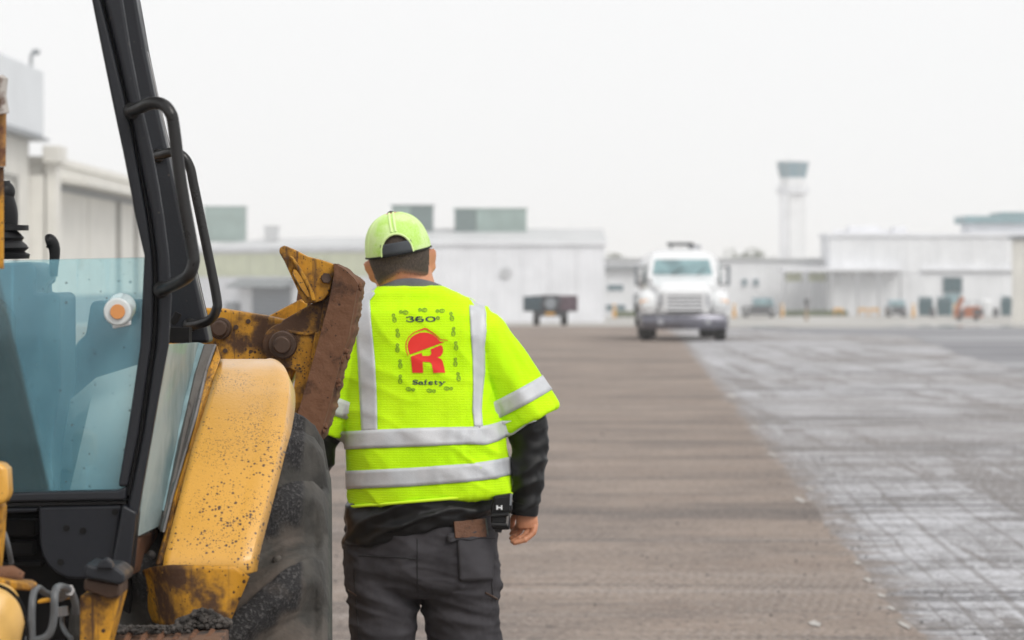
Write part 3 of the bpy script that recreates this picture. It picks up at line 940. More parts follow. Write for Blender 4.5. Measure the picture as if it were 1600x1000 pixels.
# front wings with the headlights in them
for s in (-1, 1):
    bm = B(); rings = []
    for y, w, h, z in ((-.36, .36, .40, .94), (-.22, .48, .56, .98), (.2, .56, .70, 1.02), (.7, .56, .70, 1.03), (1.15, .44, .56, 1.06)):
        rings.append(rrect(w, h, min(w, h) * .42, y, z, cx=s * .91))
    add_loft(bm, rings); fw = T('fender', bm, M_wpaint)
    bm = B(); add_box(bm, (s * .93 - .17, -.42, .86), (s * .93 + .17, -.33, 1.06)); T('headlight', bm, M_clear, .03, fw)
    bm = B(); add_box(bm, (s * 1.05 - .10, -.40, 1.00), (s * 1.05 + .10, -.30, 1.08)); T('marker_lamp', bm, M_amber, .02, fw)
    bm = B(); add_box(bm, (s * .60 - .035, -.47, .92), (s * .60 + .035, -.40, 1.24)); T('nose_vent', bm, M_grillegrey, .01)
# grille
bm = B(); gx, z0, z1 = .56, .80, 1.30
add_box(bm, (-gx, -.52, z0), (-gx + .10, -.43, z1)); add_box(bm, (gx - .10, -.52, z0), (gx, -.43, z1)); add_box(bm, (-gx + .101, -.52, z1 - .10), (gx - .101, -.43, z1)); add_box(bm, (-gx + .101, -.52, z0), (gx - .101, -.43, z0 + .06))
gr = T('grille_frame', bm, M_wpaint, .015)
bm = B(); add_box(bm, (-gx + .1, -.46, z0 + .05), (gx - .1, -.425, z1 - .1)); T('grille_back', bm, M_grillegrey, parent=gr)
for z in (.93, 1.03, 1.13): bm = B(); add_box(bm, (-gx + .105, -.515, z - .025), (gx - .105, -.465, z + .025)); T('grille_bar', bm, M_wpaint, .01, gr)
bm = B(); add_box(bm, (-.45, -.55, .755), (.45, -.50, .80)); T('intake', bm, M_darkgrey, .01)
# cab
bm = B()
add_loft(bm, [[Vector((x * w, y0 if y < 0 else y1, z)) for x, y in ((-.93, -1), (-.80, -1), (.80, -1), (.93, -1), (1, 1), (-1, 1))] for w, y0, y1, z in
              ((1.02, 1.08, 2.75, .75), (1.02, 1.08, 2.75, 1.70), (.90, 1.58, 2.7, 2.20), (.84, 1.72, 2.65, 2.30), (.68, 1.95, 2.5, 2.36))])
cab = T('cab', bm, M_wpaint, .05)
def cabf(x, z):                              # point just proud of the sloped front of the cab
    t = (z - 1.70) / .5
    return Vector((x * (1.02 + (.90 - 1.02) * t), 1.08 + .50 * t - .015, z))
ws = [cabf(-.80, 1.75), cabf(.80, 1.75), cabf(.80, 2.16), cabf(-.80, 2.16)]
T('windscreen', add_prism(B(), ws, [p + Vector((0, .02, 0)) for p in ws]), M_wind)
for x in (-.3, .35): bm = B(); add_tube(bm, [cabf(x, 1.74) + Vector((0, -.02, 0)), cabf(x + .28, 1.92) + Vector((0, -.02, 0))], .012, 6); T('wiper', bm, M_black)
for s in (-1, 1):
    xs = s * 1.025
    bm = B(); add_box(bm, (xs - .012, 1.65, 1.5), (xs + .012, 2.5, 2.05)); T('side_window', bm, M_wind, parent=cab)
    bm = B(); add_tube(bm, [(s * 1.0, 1.3, 1.95), (s * 1.24, 1.2, 1.95)], .02, 6); add_tube(bm, [(s * 1.0, 1.3, 1.5), (s * 1.24, 1.2, 1.5)], .02, 6)
    mr = T('mirror_arm', bm, M_black)
    bm = B(); add_box(bm, (s * 1.225 - .05, 1.12, 1.45), (s * 1.225 + .05, 1.22, 2.0)); T('mirror', bm, M_grey, .03, mr)
# tank
bm = B(); rings = []
def oval(y, k, cz=1.74): return [Vector((1.14 * k * math.copysign(abs(math.cos(a)) ** .85, math.cos(a)), y, cz + .74 * k * math.copysign(abs(math.sin(a)) ** .85, math.sin(a)))) for a in [2 * math.pi * i / 36 for i in range(36)]]
add_loft(bm, [oval(2.95, .80), oval(3.0, .95), oval(3.12, 1), oval(7.2, 1), oval(7.35, .93), oval(7.4, .8)])
tank = T('tank', bm, M_wpaint)
for y in (4.2, 5.6): bm = B(); add_loft(bm, [oval(y, 1.0), oval(y, 1.012), oval(y + .08, 1.012), oval(y + .08, 1.0)]); T('tank_band', bm, M_chrome, parent=tank)
bm = B(); add_disc(bm, (.42, 3.4, 2.40), (0, 0, 1), .16, .18, 16); T('hatch', bm, M_chrome, parent=tank)
bm = B(); add_box(bm, (-.36, 3.02, 2.545), (.36, 3.28, 2.63)); lb = T('light_bar', bm, M_darkgrey, .02)
bm = B()
for x in (-.25, .25): add_box(bm, (x - .03, 3.1, 2.35), (x + .03, 3.2, 2.544))
T('light_bracket', bm, M_grey, parent=lb)
bm = B(); add_box(bm, (-1.1, 3.0, .80), (1.1, 7.3, 1.05)); T('deck', bm, M_wpaint, .03)
for s in (-1, 1):
    bm = B(); add_box(bm, (s * 1.08 - .1, 2.2, .55), (s * 1.08 + .1, 2.9, .72)); T('step', bm, M_chrome, .02)
    bm = B(); add_box(bm, (s * .88 - .3, 6.0, .3), (s * .88 + .3, 6.03, .95)); T('mud_flap', bm, M_black)

# ------------------------------------------------------------------ dark flatbed in front of the shed
def veh(px, py_unused, Y, *a, **k): return thing(*a, (P(px, 0, Y).x, Y, gz(Y)), **k)
M_purple = simple('dull_purple_paint', (.085, .055, .07), .5, var=.3)
M_dkteal = simple('dull_teal_paint', (.04, .065, .08), .5, var=.3)
fb = veh(860, 0, 143, 'flatbed_truck', 'small dark flatbed truck with wide drop sides parked before the white shed', 'truck')
def V(name, bm, m, parent=fb, bevel=0): return obj(name, bm, m, parent, world=False, bevel=bevel)
for x in (-.62, .62): wheel(fb, x, .1, .34, .30); wheel(fb, x, 2.4, .34, .26)
bm = B(); add_box(bm, (-.72, -.25, .40), (.72, 2.9, .60)); V('chassis', bm, M_darkgrey, bevel=.02)
bm = B(); add_box(bm, (-1.20, -.2, .62), (1.20, 2.0, .72)); V('deck', bm, M_darkgrey, bevel=.02)
bm = B(); add_box(bm, (-1.21, -.26, .66), (-.42, -.205, 1.30)); V('tailgate', bm, M_dkteal, bevel=.02)
bm = B(); add_box(bm, (.40, -.26, .66), (1.21, -.205, 1.34)); V('tailgate', bm, M_purple, bevel=.02)
bm = B(); add_box(bm, (-.40, -.24, .72), (.38, -.205, 1.36)); V('tailgate', bm, M_darkgrey, bevel=.02)
bm = B(); add_disc(bm, (0, -.24, .98), (0, -1, 0), .26, .08, 18); V('spare_wheel', bm, M_grey)
for x in (-1.2, 1.16): bm = B(); add_box(bm, (x, -.2, .73), (x + .05, 2.0, 1.28)); V('side_board', bm, M_darkgrey)
bm = B(); add_box(bm, (-.85, 2.05, .62), (.85, 3.2, 1.32)); cb = V('cab', bm, M_darkgrey, bevel=.08)
bm = B(); add_box(bm, (-.6, 2.02, .95), (.6, 2.045, 1.22)); V('rear_window', bm, M_wind, cb)
bm = B(); add_box(bm, (-.22, -.30, .46), (.2, -.255, .58)); V('number_plate', bm, M_yellow)
for x in (-.6, .5): bm = B(); add_box(bm, (x, -.29, .47), (x + .14, -.252, .57)); V('tail_lamp', bm, M_darkgrey)

# ------------------------------------------------------------------ parked vehicles far right
def car(px, Y, w, l, h, body, low, label, name, cabin, group=None):
    t = veh(px, 0, Y, name, label, 'car', group=group)
    b = B(); add_loft(b, [[Vector((x * w / 2 * k, y, z)) for x, y in ((-1, -l / 2), (1, -l / 2), (1, l / 2), (-1, l / 2))] for z, k in ((h * .16, .94), (h * .3, 1), (h * .52, 1), (h * .58, .95))])
    bd = obj('body', b, low, t, world=False, bevel=.08)
    c0, c1 = cabin
    b = B(); add_loft(b, [[Vector((w * (c0 if x < 0 else c1) * (1 if z < h * .7 else .9), y * (1 if z < h * .7 else .72), z)) for x, y in ((-1, -l * .38), (1, -l * .38), (1, l * .3), (-1, l * .3))] for z in (h * .581, h * .95, h)])
    obj('cabin', b, body, t, world=False, bevel=.06)
    b = B(); add_box(b, (w * c0 * .85, -l * .385, h * .64), (w * c1 * .85, -l * .37, h * .9)); obj('window', b, M_wind, t, world=False)
    for sx in (-1, 1):
        for sy in (-.3, .3): wheel(t, sx * w * .42, sy * l, h * .18, .22)
        b = B(); add_box(b, (sx * w * .4 - .14, -l / 2 - .03, h * .36), (sx * w * .4 + .14, -l / 2 + .02, h * .46)); obj('lamp', b, M_clear, t, world=False)
    return t
M_paleteal = simple('pale_teal_paint', (.14, .24, .29), .3)
M_carblue = simple('pale_blue_paint', (.30, .40, .46), .3)
car(1185, 322, 3.1, 4.4, 1.95, M_paleteal, M_darkgrey, 'dark pickup with a pale teal cabin parked just right of the tank truck', 'pickup', (-.20, .48))
car(1400, 326, 1.85, 4.2, 1.75, M_carblue, M_darkgrey, 'small pale blue car parked beside the dumpsters', 'parked_car', (-.46, .46))

def dumpster(px, Y, w, h, label):
    t = veh(px, 0, Y, 'dumpster', label, 'dumpster', group='teal dumpsters by the terminal')
    b = B(); add_loft(b, [[Vector((x * w / 2 * k, y * k, z)) for x, y in ((-1, -.6), (1, -.6), (1, .6), (-1, .6))] for z, k in ((.12, .92), (h * .85, 1))]); obj('bin', b, M_teal, t, world=False, bevel=.03)
    for i in range(2):
        b = B(); add_prism(b, [Vector((-w / 2 + w * i / 2 + .01, -.62, h * .86)), Vector((-w / 2 + w * (i + 1) / 2 - .01, -.62, h * .86)), Vector((-w / 2 + w * (i + 1) / 2 - .01, .6, h)), Vector((-w / 2 + w * i / 2 + .01, .6, h))],
                           [Vector((-w / 2 + w * i / 2 + .01, -.62, h * .90)), Vector((-w / 2 + w * (i + 1) / 2 - .01, -.62, h * .90)), Vector((-w / 2 + w * (i + 1) / 2 - .01, .6, h * 1.04)), Vector((-w / 2 + w * i / 2 + .01, .6, h * 1.04))])
        obj('lid', b, M_teal, t, world=False)
    for x in (-w * .4, w * .4): b = B(); add_disc(b, (x - .03, -.4, .07), (1, 0, 0), .07, .06, 10); obj('wheel', b, M_black, t, world=False)
    for x in (-w / 2 - .06, w / 2): b = B(); add_box(b, (x, -.3, h * .5), (x + .06, .3, h * .6)); obj('fork_pocket', b, M_teal, t, world=False)
dumpster(1446, 328, 1.4, 1.95, 'teal dumpster nearest the pale blue car')
dumpster(1475, 328, 1.4, 1.95, 'teal dumpster between the dark barrel and the orange forklift')
dumpster(1572, 328, 1.0, 2.0, 'tall teal dumpster alone beside the corrugated store')

M_ochre = simple('orange_machine_paint', (.32, .075, .008), .5, var=.15)
fk = veh(1513, 0, 300, 'forklift', 'small orange forklift with a raised boom beside the teal dumpsters', 'forklift')
def K(name, bm, m, parent=fk, bevel=0): return obj(name, bm, m, parent, world=False, bevel=bevel)
for x in (-.85, .75):
    for y in (-.5, .7): wheel(fk, x, y, .36, .3)
bm = B(); add_prism(bm, [Vector((x, -.75, z)) for x, z in ((-1.25, .3), (1.3, .3), (1.3, 1.0), (.9, 1.35), (-.2, 1.3), (-.6, 1.0), (-1.25, .9))], [Vector((x, .8, z)) for x, z in ((-1.25, .3), (1.3, .3), (1.3, 1.0), (.9, 1.35), (-.2, 1.3), (-.6, 1.0), (-1.25, .9))]); K('body', bm, M_ochre, bevel=.05)
bm = B(); add_prism(bm, [Vector((x, -.25, z)) for x, z in ((-1.45, .5), (-1.1, .5), (-.35, 2.05), (-.6, 2.25), (-.85, 2.15))], [Vector((x, .25, z)) for x, z in ((-1.45, .5), (-1.1, .5), (-.35, 2.05), (-.6, 2.25), (-.85, 2.15))]); K('boom', bm, M_ochre, bevel=.04)
bm = B(); add_box(bm, (.35, -.8, .55), (1.32, -.755, 1.05)); K('engine_panel', bm, M_darkgrey, bevel=.02)
bm = B(); add_box(bm, (-.95, -.79, .45), (-.45, -.755, .95)); K('step_panel', bm, M_darkgrey, bevel=.02)
bm = B()
for x in (-.1, .85):
    for y in (-.6, .6): add_tube(bm, [(x, y, 1.25), (x, y, 1.75)], .035, 6)
add_box(bm, (-.2, -.7, 1.751), (.95, .7, 1.80)); K('roll_cage', bm, M_grey)

def bollard(px, Y, h, label):
    t = veh(px, 0, Y, 'bollard', label, 'bollard', group='yellow bollards')
    b = B(); add_tube(b, [(0, 0, 0), (0, 0, h - .06), (0, 0, h)], [.2, .2, .13], 14); obj('pipe', b, M_yellow, t, world=False)
    b = B(); add_tube(b, [(0, 0, h * .70), (0, 0, h * .82)], .205, 14); obj('band', b, M_clear, t, world=False)
for px, Y, lb in ((1147, 318, 'yellow bollard right beside the tank truck'), (1222, 322, 'yellow bollard right of the dark pickup'), (1427, 322, 'yellow bollard between the pale blue car and the dumpsters'),
                  (1492, 320, 'yellow bollard in front of the orange forklift'), (960, 318, 'yellow bollard before the small pale office')):
    bollard(px, Y, 1.35, lb)
pst = veh(1260, 0, 296, 'post', 'slim dark brown post standing on the apron below the control tower', 'post')
bm = B(); add_box(bm, (-.15, -.15, 0), (.15, .15, 1.0)); obj('base', bm, simple('tan_paint', (.28, .20, .12), .6), pst, world=False, bevel=.02)
bm = B(); add_box(bm, (-.13, -.13, 1.002), (.13, .13, 2.1)); obj('upright', bm, simple('brown_steel', (.06, .05, .05), .6), pst, world=False, bevel=.02)
bm = B(); add_box(bm, (-.25, -.14, 1.6), (.25, -.132, 2.0)); obj('plate', bm, M_darkgrey, pst, world=False)
for px, lb in ((1310, 'orange barrier on the grass end below the carport'), (1348, 'orange barrier under the carport, left of the pair by the blue car'), (1366, 'orange barrier under the carport nearest the blue car')):
    t = veh(px, 0, 330, 'barrier', lb, 'barrier', group='orange barriers under the carport')
    b = B(); add_box(b, (-.52, -.1, .55), (.52, .1, .85)); obj('board', b, M_yellow, t, world=False, bevel=.02)
    for x in (-.4, .4): b = B(); add_box(b, (x - .04, -.25, 0), (x + .04, .25, .549)); obj('leg', b, M_yellow, t, world=False)
tk = veh(1542, 0, 331, 'water_tank', 'rounded white plastic tank between the forklift and the tall dumpster', 'tank')
bm = B(); add_tube(bm, [(0, 0, 0), (0, 0, .05), (0, 0, 1.5), (0, 0, 1.75), (0, 0, 1.85)], [.55, .6, .6, .4, .15], 18); obj('shell', bm, M_wpaint, tk, world=False)
bm = B(); add_disc(bm, (0, 0, 1.84), (0, 0, 1), .14, .08, 12); obj('lid', bm, M_grey, tk, world=False)
for px, Y, lb in ((1457, 326, 'dark barrel standing between the two teal dumpsters'), (1556, 326, 'dark barrel beside the white plastic tank')):
    t = veh(px, 0, Y, 'barrel', lb, 'barrel', group='dark barrels')
    b = B(); add_tube(b, [(0, 0, 0), (0, 0, .3), (0, 0, .32), (0, 0, .6), (0, 0, .62), (0, 0, .9)], [.3, .3, .32, .32, .3, .3], 16); obj('drum', b, M_darkgrey, t, world=False)
    b = B(); add_disc(b, (0, 0, .901), (0, 0, 1), .27, .02, 14); obj('lid', b, M_darkgrey, t, world=False)

# grass strip below the low building
k = NT('grass_blades'); k.col(k.mix(k.ramp(k.noise(1.2, 3), .3, .7), (.07, .10, .03), (.15, .19, .06))); k.rough(.8)
bm = B()
for xa, xb, n in ((P(1228, 0, 334).x, P(1322, 0, 334).x, 2600), (P(962, 0, 327).x, P(999, 0, 327).x, 900)):
    for _ in range(n):
        x = rnd.uniform(xa, xb); y = rnd.uniform(331.5, 335) if xa > 15 else rnd.uniform(325, 328)
        h = rnd.uniform(.25, .7); a = rnd.uniform(0, 3.14); w = .07
        dx, dy = math.cos(a) * w, math.sin(a) * w; z = gz(y)
        bm.faces.new([bm.verts.new((x - dx, y - dy, z)), bm.verts.new((x + dx, y + dy, z)), bm.verts.new((x + rnd.uniform(-.15, .15), y + rnd.uniform(-.15, .15), z + h))])
tag(obj('grass', bm, k.m, ang=180), 'strip of rough green grass along the foot of the low buildings', kind='stuff')
# ------------------------------------------------------------------ backhoe loader on the left
Y_YEL = (.67, .345, .048)
M_yel = grimy('loader_yellow', Y_YEL, (.105, .055, .028), .36, speck=.95, speck_scale=170, worn=.33, wscale=7, bump=.2)
M_yeld = grimy('loader_yellow_dirty', (.55, .26, .018), (.075, .036, .018), .5, speck=.95, speck_scale=95, worn=.55, wscale=9, streak=1.0, bump=.3, spec=.35)
M_blk = grimy('cab_black_paint', (.014, .0155, .020), (.06, .052, .047), .42, spec=.35, speck=.35, speck_scale=55, worn=.34, wscale=9, bump=.12)
M_blk2 = grimy('cab_panel_black', (.012, .0135, .018), (.008, .008, .008), .5, spec=.28, speck=.3, speck_scale=50, worn=.4, bump=.12)
M_rub = simple('gasket_rubber', (.008, .008, .009), .6)
M_deep = simple('dark_grimy_steel', (.007, .0065, .0065), .8, var=.4, scale=15, spec=.2)
M_rust = grimy('rusty_plate', (.165, .080, .045), (.062, .035, .025), .85, spec=.2, speck=.5, speck_scale=45, worn=.5, wscale=11, bump=.45, metal=0, fine=1)
M_pin = grimy('pin_steel', (.075, .042, .027), (.03, .02, .016), .55, speck=.3, worn=.45, wscale=20, metal=.3)
M_tube = grimy('handle_black', (.013, .0125, .0125), (.06, .048, .04), .33, spec=.4, worn=.33, wscale=16, bump=.1)
M_steel = grimy('bare_steel', (.25, .24, .235), (.07, .055, .045), .4, worn=.42, wscale=14, metal=.6, streak=.5)
M_hose = simple('hose_grey', (.095, .10, .105), .45, var=.3, scale=20)
M_plastic = simple('black_plastic', (.007, .007, .008), .45, var=.2, spec=.35)
M_trim = simple('console_plastic', (.06, .075, .095), .6, var=.25, scale=8)
M_inner = simple('inner_arch_grey', (.42, .43, .43), .6, var=.15, scale=5)
M_seat = simple('seat_cloth', (.032, .028, .025), .9, var=.3, scale=20)

CYG = 5.82
k = NT('tinted_cab_glass')
k.t.nodes.remove(k.b)
tr = k.n('ShaderNodeBsdfTransparent'); tr.inputs[0].default_value = (.90, .975, .955, 1)
gl = k.n('ShaderNodeBsdfGlossy'); gl.inputs['Roughness'].default_value = .03; gl.inputs[0].default_value = (.75, .93, 1, 1)
df = k.n('ShaderNodeBsdfDiffuse')
dust_and_sky = k.noise(3.5, 6, .65, vec=k.coord(scale=(1, 1, .5)))
v = k.voro(95)
spk = k.math('LESS_THAN', v.outputs['Distance'], k.math('MULTIPLY', k.math('POWER', k.sep(v.outputs['Color'])[0], 9), .30))
scr = k.ramp(k.noise(9, 4, .6, vec=k.coord(scale=(9, 9, .35))), .58, .72)
k.l(k.mix(k.math('MULTIPLY', spk, .8), k.mix(k.ramp(dust_and_sky, .3, .7), (.24, .72, .99), (.40, .84, .98)), (.10, .09, .08)), df.inputs[0])
pxyz = k.sep(k.coord())
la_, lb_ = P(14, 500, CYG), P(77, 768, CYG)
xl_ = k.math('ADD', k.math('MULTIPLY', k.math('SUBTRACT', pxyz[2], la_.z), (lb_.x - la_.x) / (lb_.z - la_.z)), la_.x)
sky_sheen_mask = k.ramp(k.math('SUBTRACT', pxyz[0], xl_), -.004, .006, .22, 1)     # painted sky sheen thins out in a slanting wedge
fac = k.math('ADD', k.math('ADD', k.ramp(dust_and_sky, .32, .72, .11, .25), k.math('MULTIPLY', spk, .4)), k.math('MULTIPLY', scr, .07))  # film weight: dust and specks, with sky reflection smears and streaks painted in
fr = k.n('ShaderNodeFresnel'); fr.inputs[0].default_value = 1.5
m1 = k.n('ShaderNodeMixShader'); m2 = k.n('ShaderNodeMixShader')
fac = k.math('MULTIPLY', fac, sky_sheen_mask)
k.l(fac, m1.inputs[0]); k.l(tr.outputs[0], m1.inputs[1]); k.l(df.outputs[0], m1.inputs[2])
k.l(fr.outputs[0], m2.inputs[0]); k.l(m1.outputs[0], m2.inputs[1]); k.l(gl.outputs[0], m2.inputs[2])
k.l(m2.outputs[0], k.out.inputs[0])
M_glass = k.m
k = NT('sky_sheen_side_glass')
k.t.nodes.remove(k.b)
tr = k.n('ShaderNodeBsdfTransparent'); tr.inputs[0].default_value = (.85, .93, .92, 1)
df = k.n('ShaderNodeBsdfDiffuse'); gl = k.n('ShaderNodeBsdfGlossy'); gl.inputs['Roughness'].default_value = .08
dn = k.noise(5, 6, .6, vec=k.coord(scale=(1, 1, .6)))
k.l(k.mix(k.ramp(dn, .3, .7), (.27, .37, .38), (.46, .53, .52)), df.inputs[0])  # sky reflection on the pane, painted as a pale teal diffuse colour
m1 = k.n('ShaderNodeMixShader'); m2 = k.n('ShaderNodeMixShader')
k.l(k.ramp(dn, .3, .7, .55, .75), m1.inputs[0]); k.l(tr.outputs[0], m1.inputs[1]); k.l(df.outputs[0], m1.inputs[2])
m2.inputs[0].default_value = .12; k.l(m1.outputs[0], m2.inputs[1]); k.l(gl.outputs[0], m2.inputs[2])
k.l(m2.outputs[0], k.out.inputs[0])
M_sideglass = k.m
M_edge = simple('teal_glass_edge', (.20, .30, .32), .4, var=.3, scale=12)
M_trimrub = grimy('dusty_rubber_trim', (.13, .118, .108), (.05, .043, .038), .6, worn=.45, wscale=16, spec=.3)

bh = thing('backhoe_loader', 'muddy yellow backhoe loader with black cab posts and tinted glass beside the worker', 'backhoe loader', (-1.35, 6.7, 0))
CY = 5.8
# --- rear corner post: outer web, groove and main face
def strip(name, left, right, ys, Y, t, m, bevel=.004, ext=(0, 1, 0), yf=None):
    pts = [(lerp_table(right, y), y) for y in ys] + [(lerp_table(left, y), y) for y in reversed(ys)]
    return plate(name, [(a, b, (yf(b) if yf else Y)) for a, b in pts], Y, t, m, bh, bevel, ext)
outer = [(-420, 50), (0, 143), (80, 159), (176, 178.6), (262, 197), (339, 211), (399, 225), (540, 218.6), (655, 202), (761, 184), (768, 183)]
groove_l = [(-420, 66), (0, 157), (80, 177), (176, 199), (262, 215), (339, 229), (399, 237), (470, 240), (540, 236), (678, 216), (761, 199), (775, 197)]
groove_r = [(y, x + (7 if y < 300 else 9)) for y, x in groove_l]
right = [(-420, 88), (0, 193), (80, 206), (157, 221), (238, 240), (320, 255), (397, 265), (464, 269.5), (540, 265), (632, 248), (761, 225), (899, 202), (908, 200)]
ys = [-420, -200, 0, 80, 157, 200, 238, 290, 339, 399, 430, 464, 500, 540, 590, 632, 678, 720, 761]
strip('post_flange', outer, groove_l, ys, CY - .012, .05, M_blk, .006)
strip('post_gasket', groove_l, groove_r, ys + [775], CY + .010, .05, M_rub, .002)
gr2 = groove_r + [(905, 176)]
strip('corner_post', groove_r + [(905, 172)], right, ys + [800, 850, 899], CY - .016, .085, M_blk, .009, ext=(-.25, 1, 0))
# --- B post further forward
bl = [(-420, 80), (0, 170), (157, 205), (300, 235), (400, 250), (470, 262), (536, 266)]
br = [(-420, 118), (0, 213), (80, 227), (142, 240), (240, 263), (350, 286), (450, 309), (529, 327), (536, 328)]
strip('door_post', bl, br, [-420, -200, 0, 80, 142, 240, 350, 450, 500, 536], 6.62, .09, M_blk, .008)
sl = [(y, x - 1.5) for y, x in br]; sr = [(y, x + 3.2) for y, x in br]
strip('post_glint', sl, sr, [80, 240, 350, 450, 500], 6.66, .02, M_steel, .001)  # bright strip added to stand for light glinting on the post edge
# --- roof and the posts of the far side
rz = CH + 1.28
bm = B(); add_box(bm, (-2.05, 5.55, rz), (-.72, 7.5, rz + .14)); obj('roof', bm, M_blk, bh, bevel=.05)
bm = B(); add_tube(bm, [(-1.95, 5.8, .95), (-1.97, 5.8, 1.7), (-1.86, 5.85, rz)], .045, 8); obj('corner_post', bm, M_blk, bh)
bm = B(); add_tube(bm, [(-1.97, 7.3, .95), (-1.97, 7.3, 1.7), (-1.88, 7.25, rz)], .045, 8); obj('corner_post', bm, M_blk, bh)
# --- grab handles
def handle(pts, Y, r):
    path = catmull([P(a, b, Y - d) for a, b, d in pts], 8)
    bm = B(); add_tube(bm, path, r, 14)
    for q in (0, -1): add_ball(bm, path[q] + Vector((0, .01, 0)), r * 1.5, r * 1.2, r * 1.5, seg=12, rings=8)
    return obj('grab_handle', bm, M_tube, bh)
handle([(206, 173, 0), (219, 168, .03), (236, 161, .06), (254, 163, .08), (266, 176, .09), (271.5, 198, .09), (283, 288, .09), (301, 390, .09), (302, 413, .09), (295, 430, .085), (281, 440, .06), (264, 448, .03), (252, 453, 0)], CY - .02, .0112)
handle([(246, 243, 0), (258, 240, .03), (270, 238, .05), (286, 244, .06), (297, 262, .06), (303, 290, .06), (318, 362, .06), (338, 462, .06), (338, 484, .06), (329, 499, .05), (312, 506, .03), (296, 508, 0)], 6.6, .0100)
bm = B(); add_tube(bm, catmull([P(268, 505, 6.5), P(274, 498, 6.5), P(279, 489, 6.5)], 4), .008, 8); add_box(bm, P(262, 536, 6.5), P(300, 511, 6.56)); obj('door_latch', bm, M_deep, bh)
# --- rear glass
gp = [(lerp_table(groove_l, y) - 2, y) for y in (402, 440, 500, 540, 600, 655, 700, 761, 770)]
pts = gp + [(-760, 770), (-780, 425)]
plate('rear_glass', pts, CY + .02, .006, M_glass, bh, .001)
# lower frame of the glass and the gasket line under it
plate('window_frame', [(184, 766), (198, 760), (196, 782), (-760, 796), (-760, 781), (8, 771), (60, 769)], CY - .012, .05, M_blk, bh, .005)
plate('window_gasket', [(196, 783), (197, 788), (-760, 802), (-760, 797)], CY + .005, .03, M_rub, bh, .001)
# --- lower cab panels
def arc(cx, cy, r, a0, a1, n=7): return [(cx + r * math.cos(R(a0 + (a1 - a0) * i / n)), cy - r * math.sin(R(a0 + (a1 - a0) * i / n))) for i in range(n + 1)]
plate('lower_panel', [(190, 789), (60, 792), (62, 850)] + [(66, 868), (76, 885), (90, 897), (106, 904), (122, 905)] + [(176, 905)], CY - .004, .05, M_blk2, bh, .006)
plate('lower_panel', [(60, 793), (-760, 806), (-760, 830), (58, 800)], CY + .002, .05, M_blk2, bh, .004)
plate('post_foot', [(191, 788), (214, 800), (203, 899), (196, 906), (170, 904)], CY - .022, .07, M_blk, bh, .006)
plate('back_plate', [(210, 800), (-760, 800), (-760, 1300), (190, 1300)], CY + .16, .04, M_deep, bh, .004)
for a, b, c, d in ((-10, 812, 55, 838), (-10, 846, 52, 868), (-14, 878, 66, 886)):
    plate('frame_rail', [(a, b), (c, b), (c, d), (a, d)], CY + .10, .05, M_deep, bh, .004)
bm = B()
for x, y in ((104, 825), (130, 829), (180, 800), (95, 878)): add_disc(bm, P(x, y, CY - .003), (0, -1, 0), .006, .004, 10)
obj('bolt', bm, M_deep, bh)
# --- things seen through the glass
def inside(name, pts, Y, t, m, bevel=.012): return plate(name, pts, Y, t, m, bh, bevel)
inside('control_console', [(-330, 415), (0, 411), (46, 409), (56, 416), (58, 432), (55, 440), (56, 458), (88, 457), (94, 464), (94, 560), (96, 600), (80, 700), (80, 800), (-330, 800)], 6.02, .22, M_trim, .015)
inside('side_console', [(100, 620), (110, 552), (122, 533), (134, 522), (141, 476), (147, 470), (236, 467), (236, 800), (90, 800)], 6.25, .12, M_trim, .015)
bm = B()                                     # rounded inner arch
rows = []
for i in range(9):
    a = R(8 + 82 * i / 8)
    rows.append((560 + 46 * (1 - math.sin(a)) + 0, 6.10 - .02 * i))
add_loft(bm, [[P(lerp_table([(0, 236), (4, 150), (8, 82)], i) if False else 238, 563 + 3 * 0 + i * 30, 6.16 - .02 * i), P(150 - i * 6, 590 + i * 26, 6.16 - .02 * i), P(92 - i * 2, 640 + i * 22, 6.2), P(92 - i * 2, 650 + i * 22, 6.3), P(238, 570 + i * 30, 6.3)] for i in range(9)])
obj('inner_arch', bm, M_inner, bh)
plate('seat_back', [(-90, 470), (-20, 462), (4, 476), (14, 500), (15, 540), (35, 610), (58, 690), (76, 762), (70, 800), (-120, 800)], 5.93, .10, M_seat, bh, .02)
# joystick with bellows
bm = B()
prof = [(405, 58), (398, 60), (394, 50), (388, 58), (383, 54), (377, 46), (372, 50), (366, 44), (360, 36), (354, 38), (350, 30), (346, 22)]
cxs = lambda y: 4 + (405 - y) * -.02
add_tube(bm, [P(cxs(y) - 8, y, 6.1) for y, w in prof], [w / F * 6.1 * .85 for y, w in prof], 24)
obj('lever_boot', bm, M_plastic, bh, ang=60)
bm = B(); path = catmull([P(14, 352, 6.1), P(12, 330, 6.1), P(4, 305, 6.1), P(-2, 288, 6.1)], 6)
add_tube(bm, path, [.017 + .006 * (i / len(path)) for i in range(len(path))], 14); add_disc(bm, P(16, 360, 6.1), (0, 0, 1), .035, .010, 18); add_ball(bm, P(6, 300, 6.1), .022, .02, .022)
obj('joystick', bm, M_plastic, bh)
bm = B(); path = catmull([P(84, 432, 6.05), P(84, 418, 6.05), P(85.5, 398, 6.05), P(84, 385, 6.05), P(78, 377, 6.05), P(72, 378, 6.05)], 6)
rr = [.0085, .009, .0095, .0105, .013, .012]
add_tube(bm, path, [lerp_table([(0, .0075), (.3, .0095), (.6, .0115), (.85, .0145), (1, .009)], i / (len(path) - 1)) for i in range(len(path))], 14)
obj('lever_knob', bm, M_plastic, bh)
bm = B(); add_tube(bm, catmull([P(84, 431, 6.05), P(83, 438, 6.05), P(75, 445, 6.05), P(71, 457, 6.05)], 5), .0045, 10); obj('lever_rod', bm, M_steel, bh)
bm = B()                                     # clear lamp with amber bulb
c = P(186, 486, 5.765)
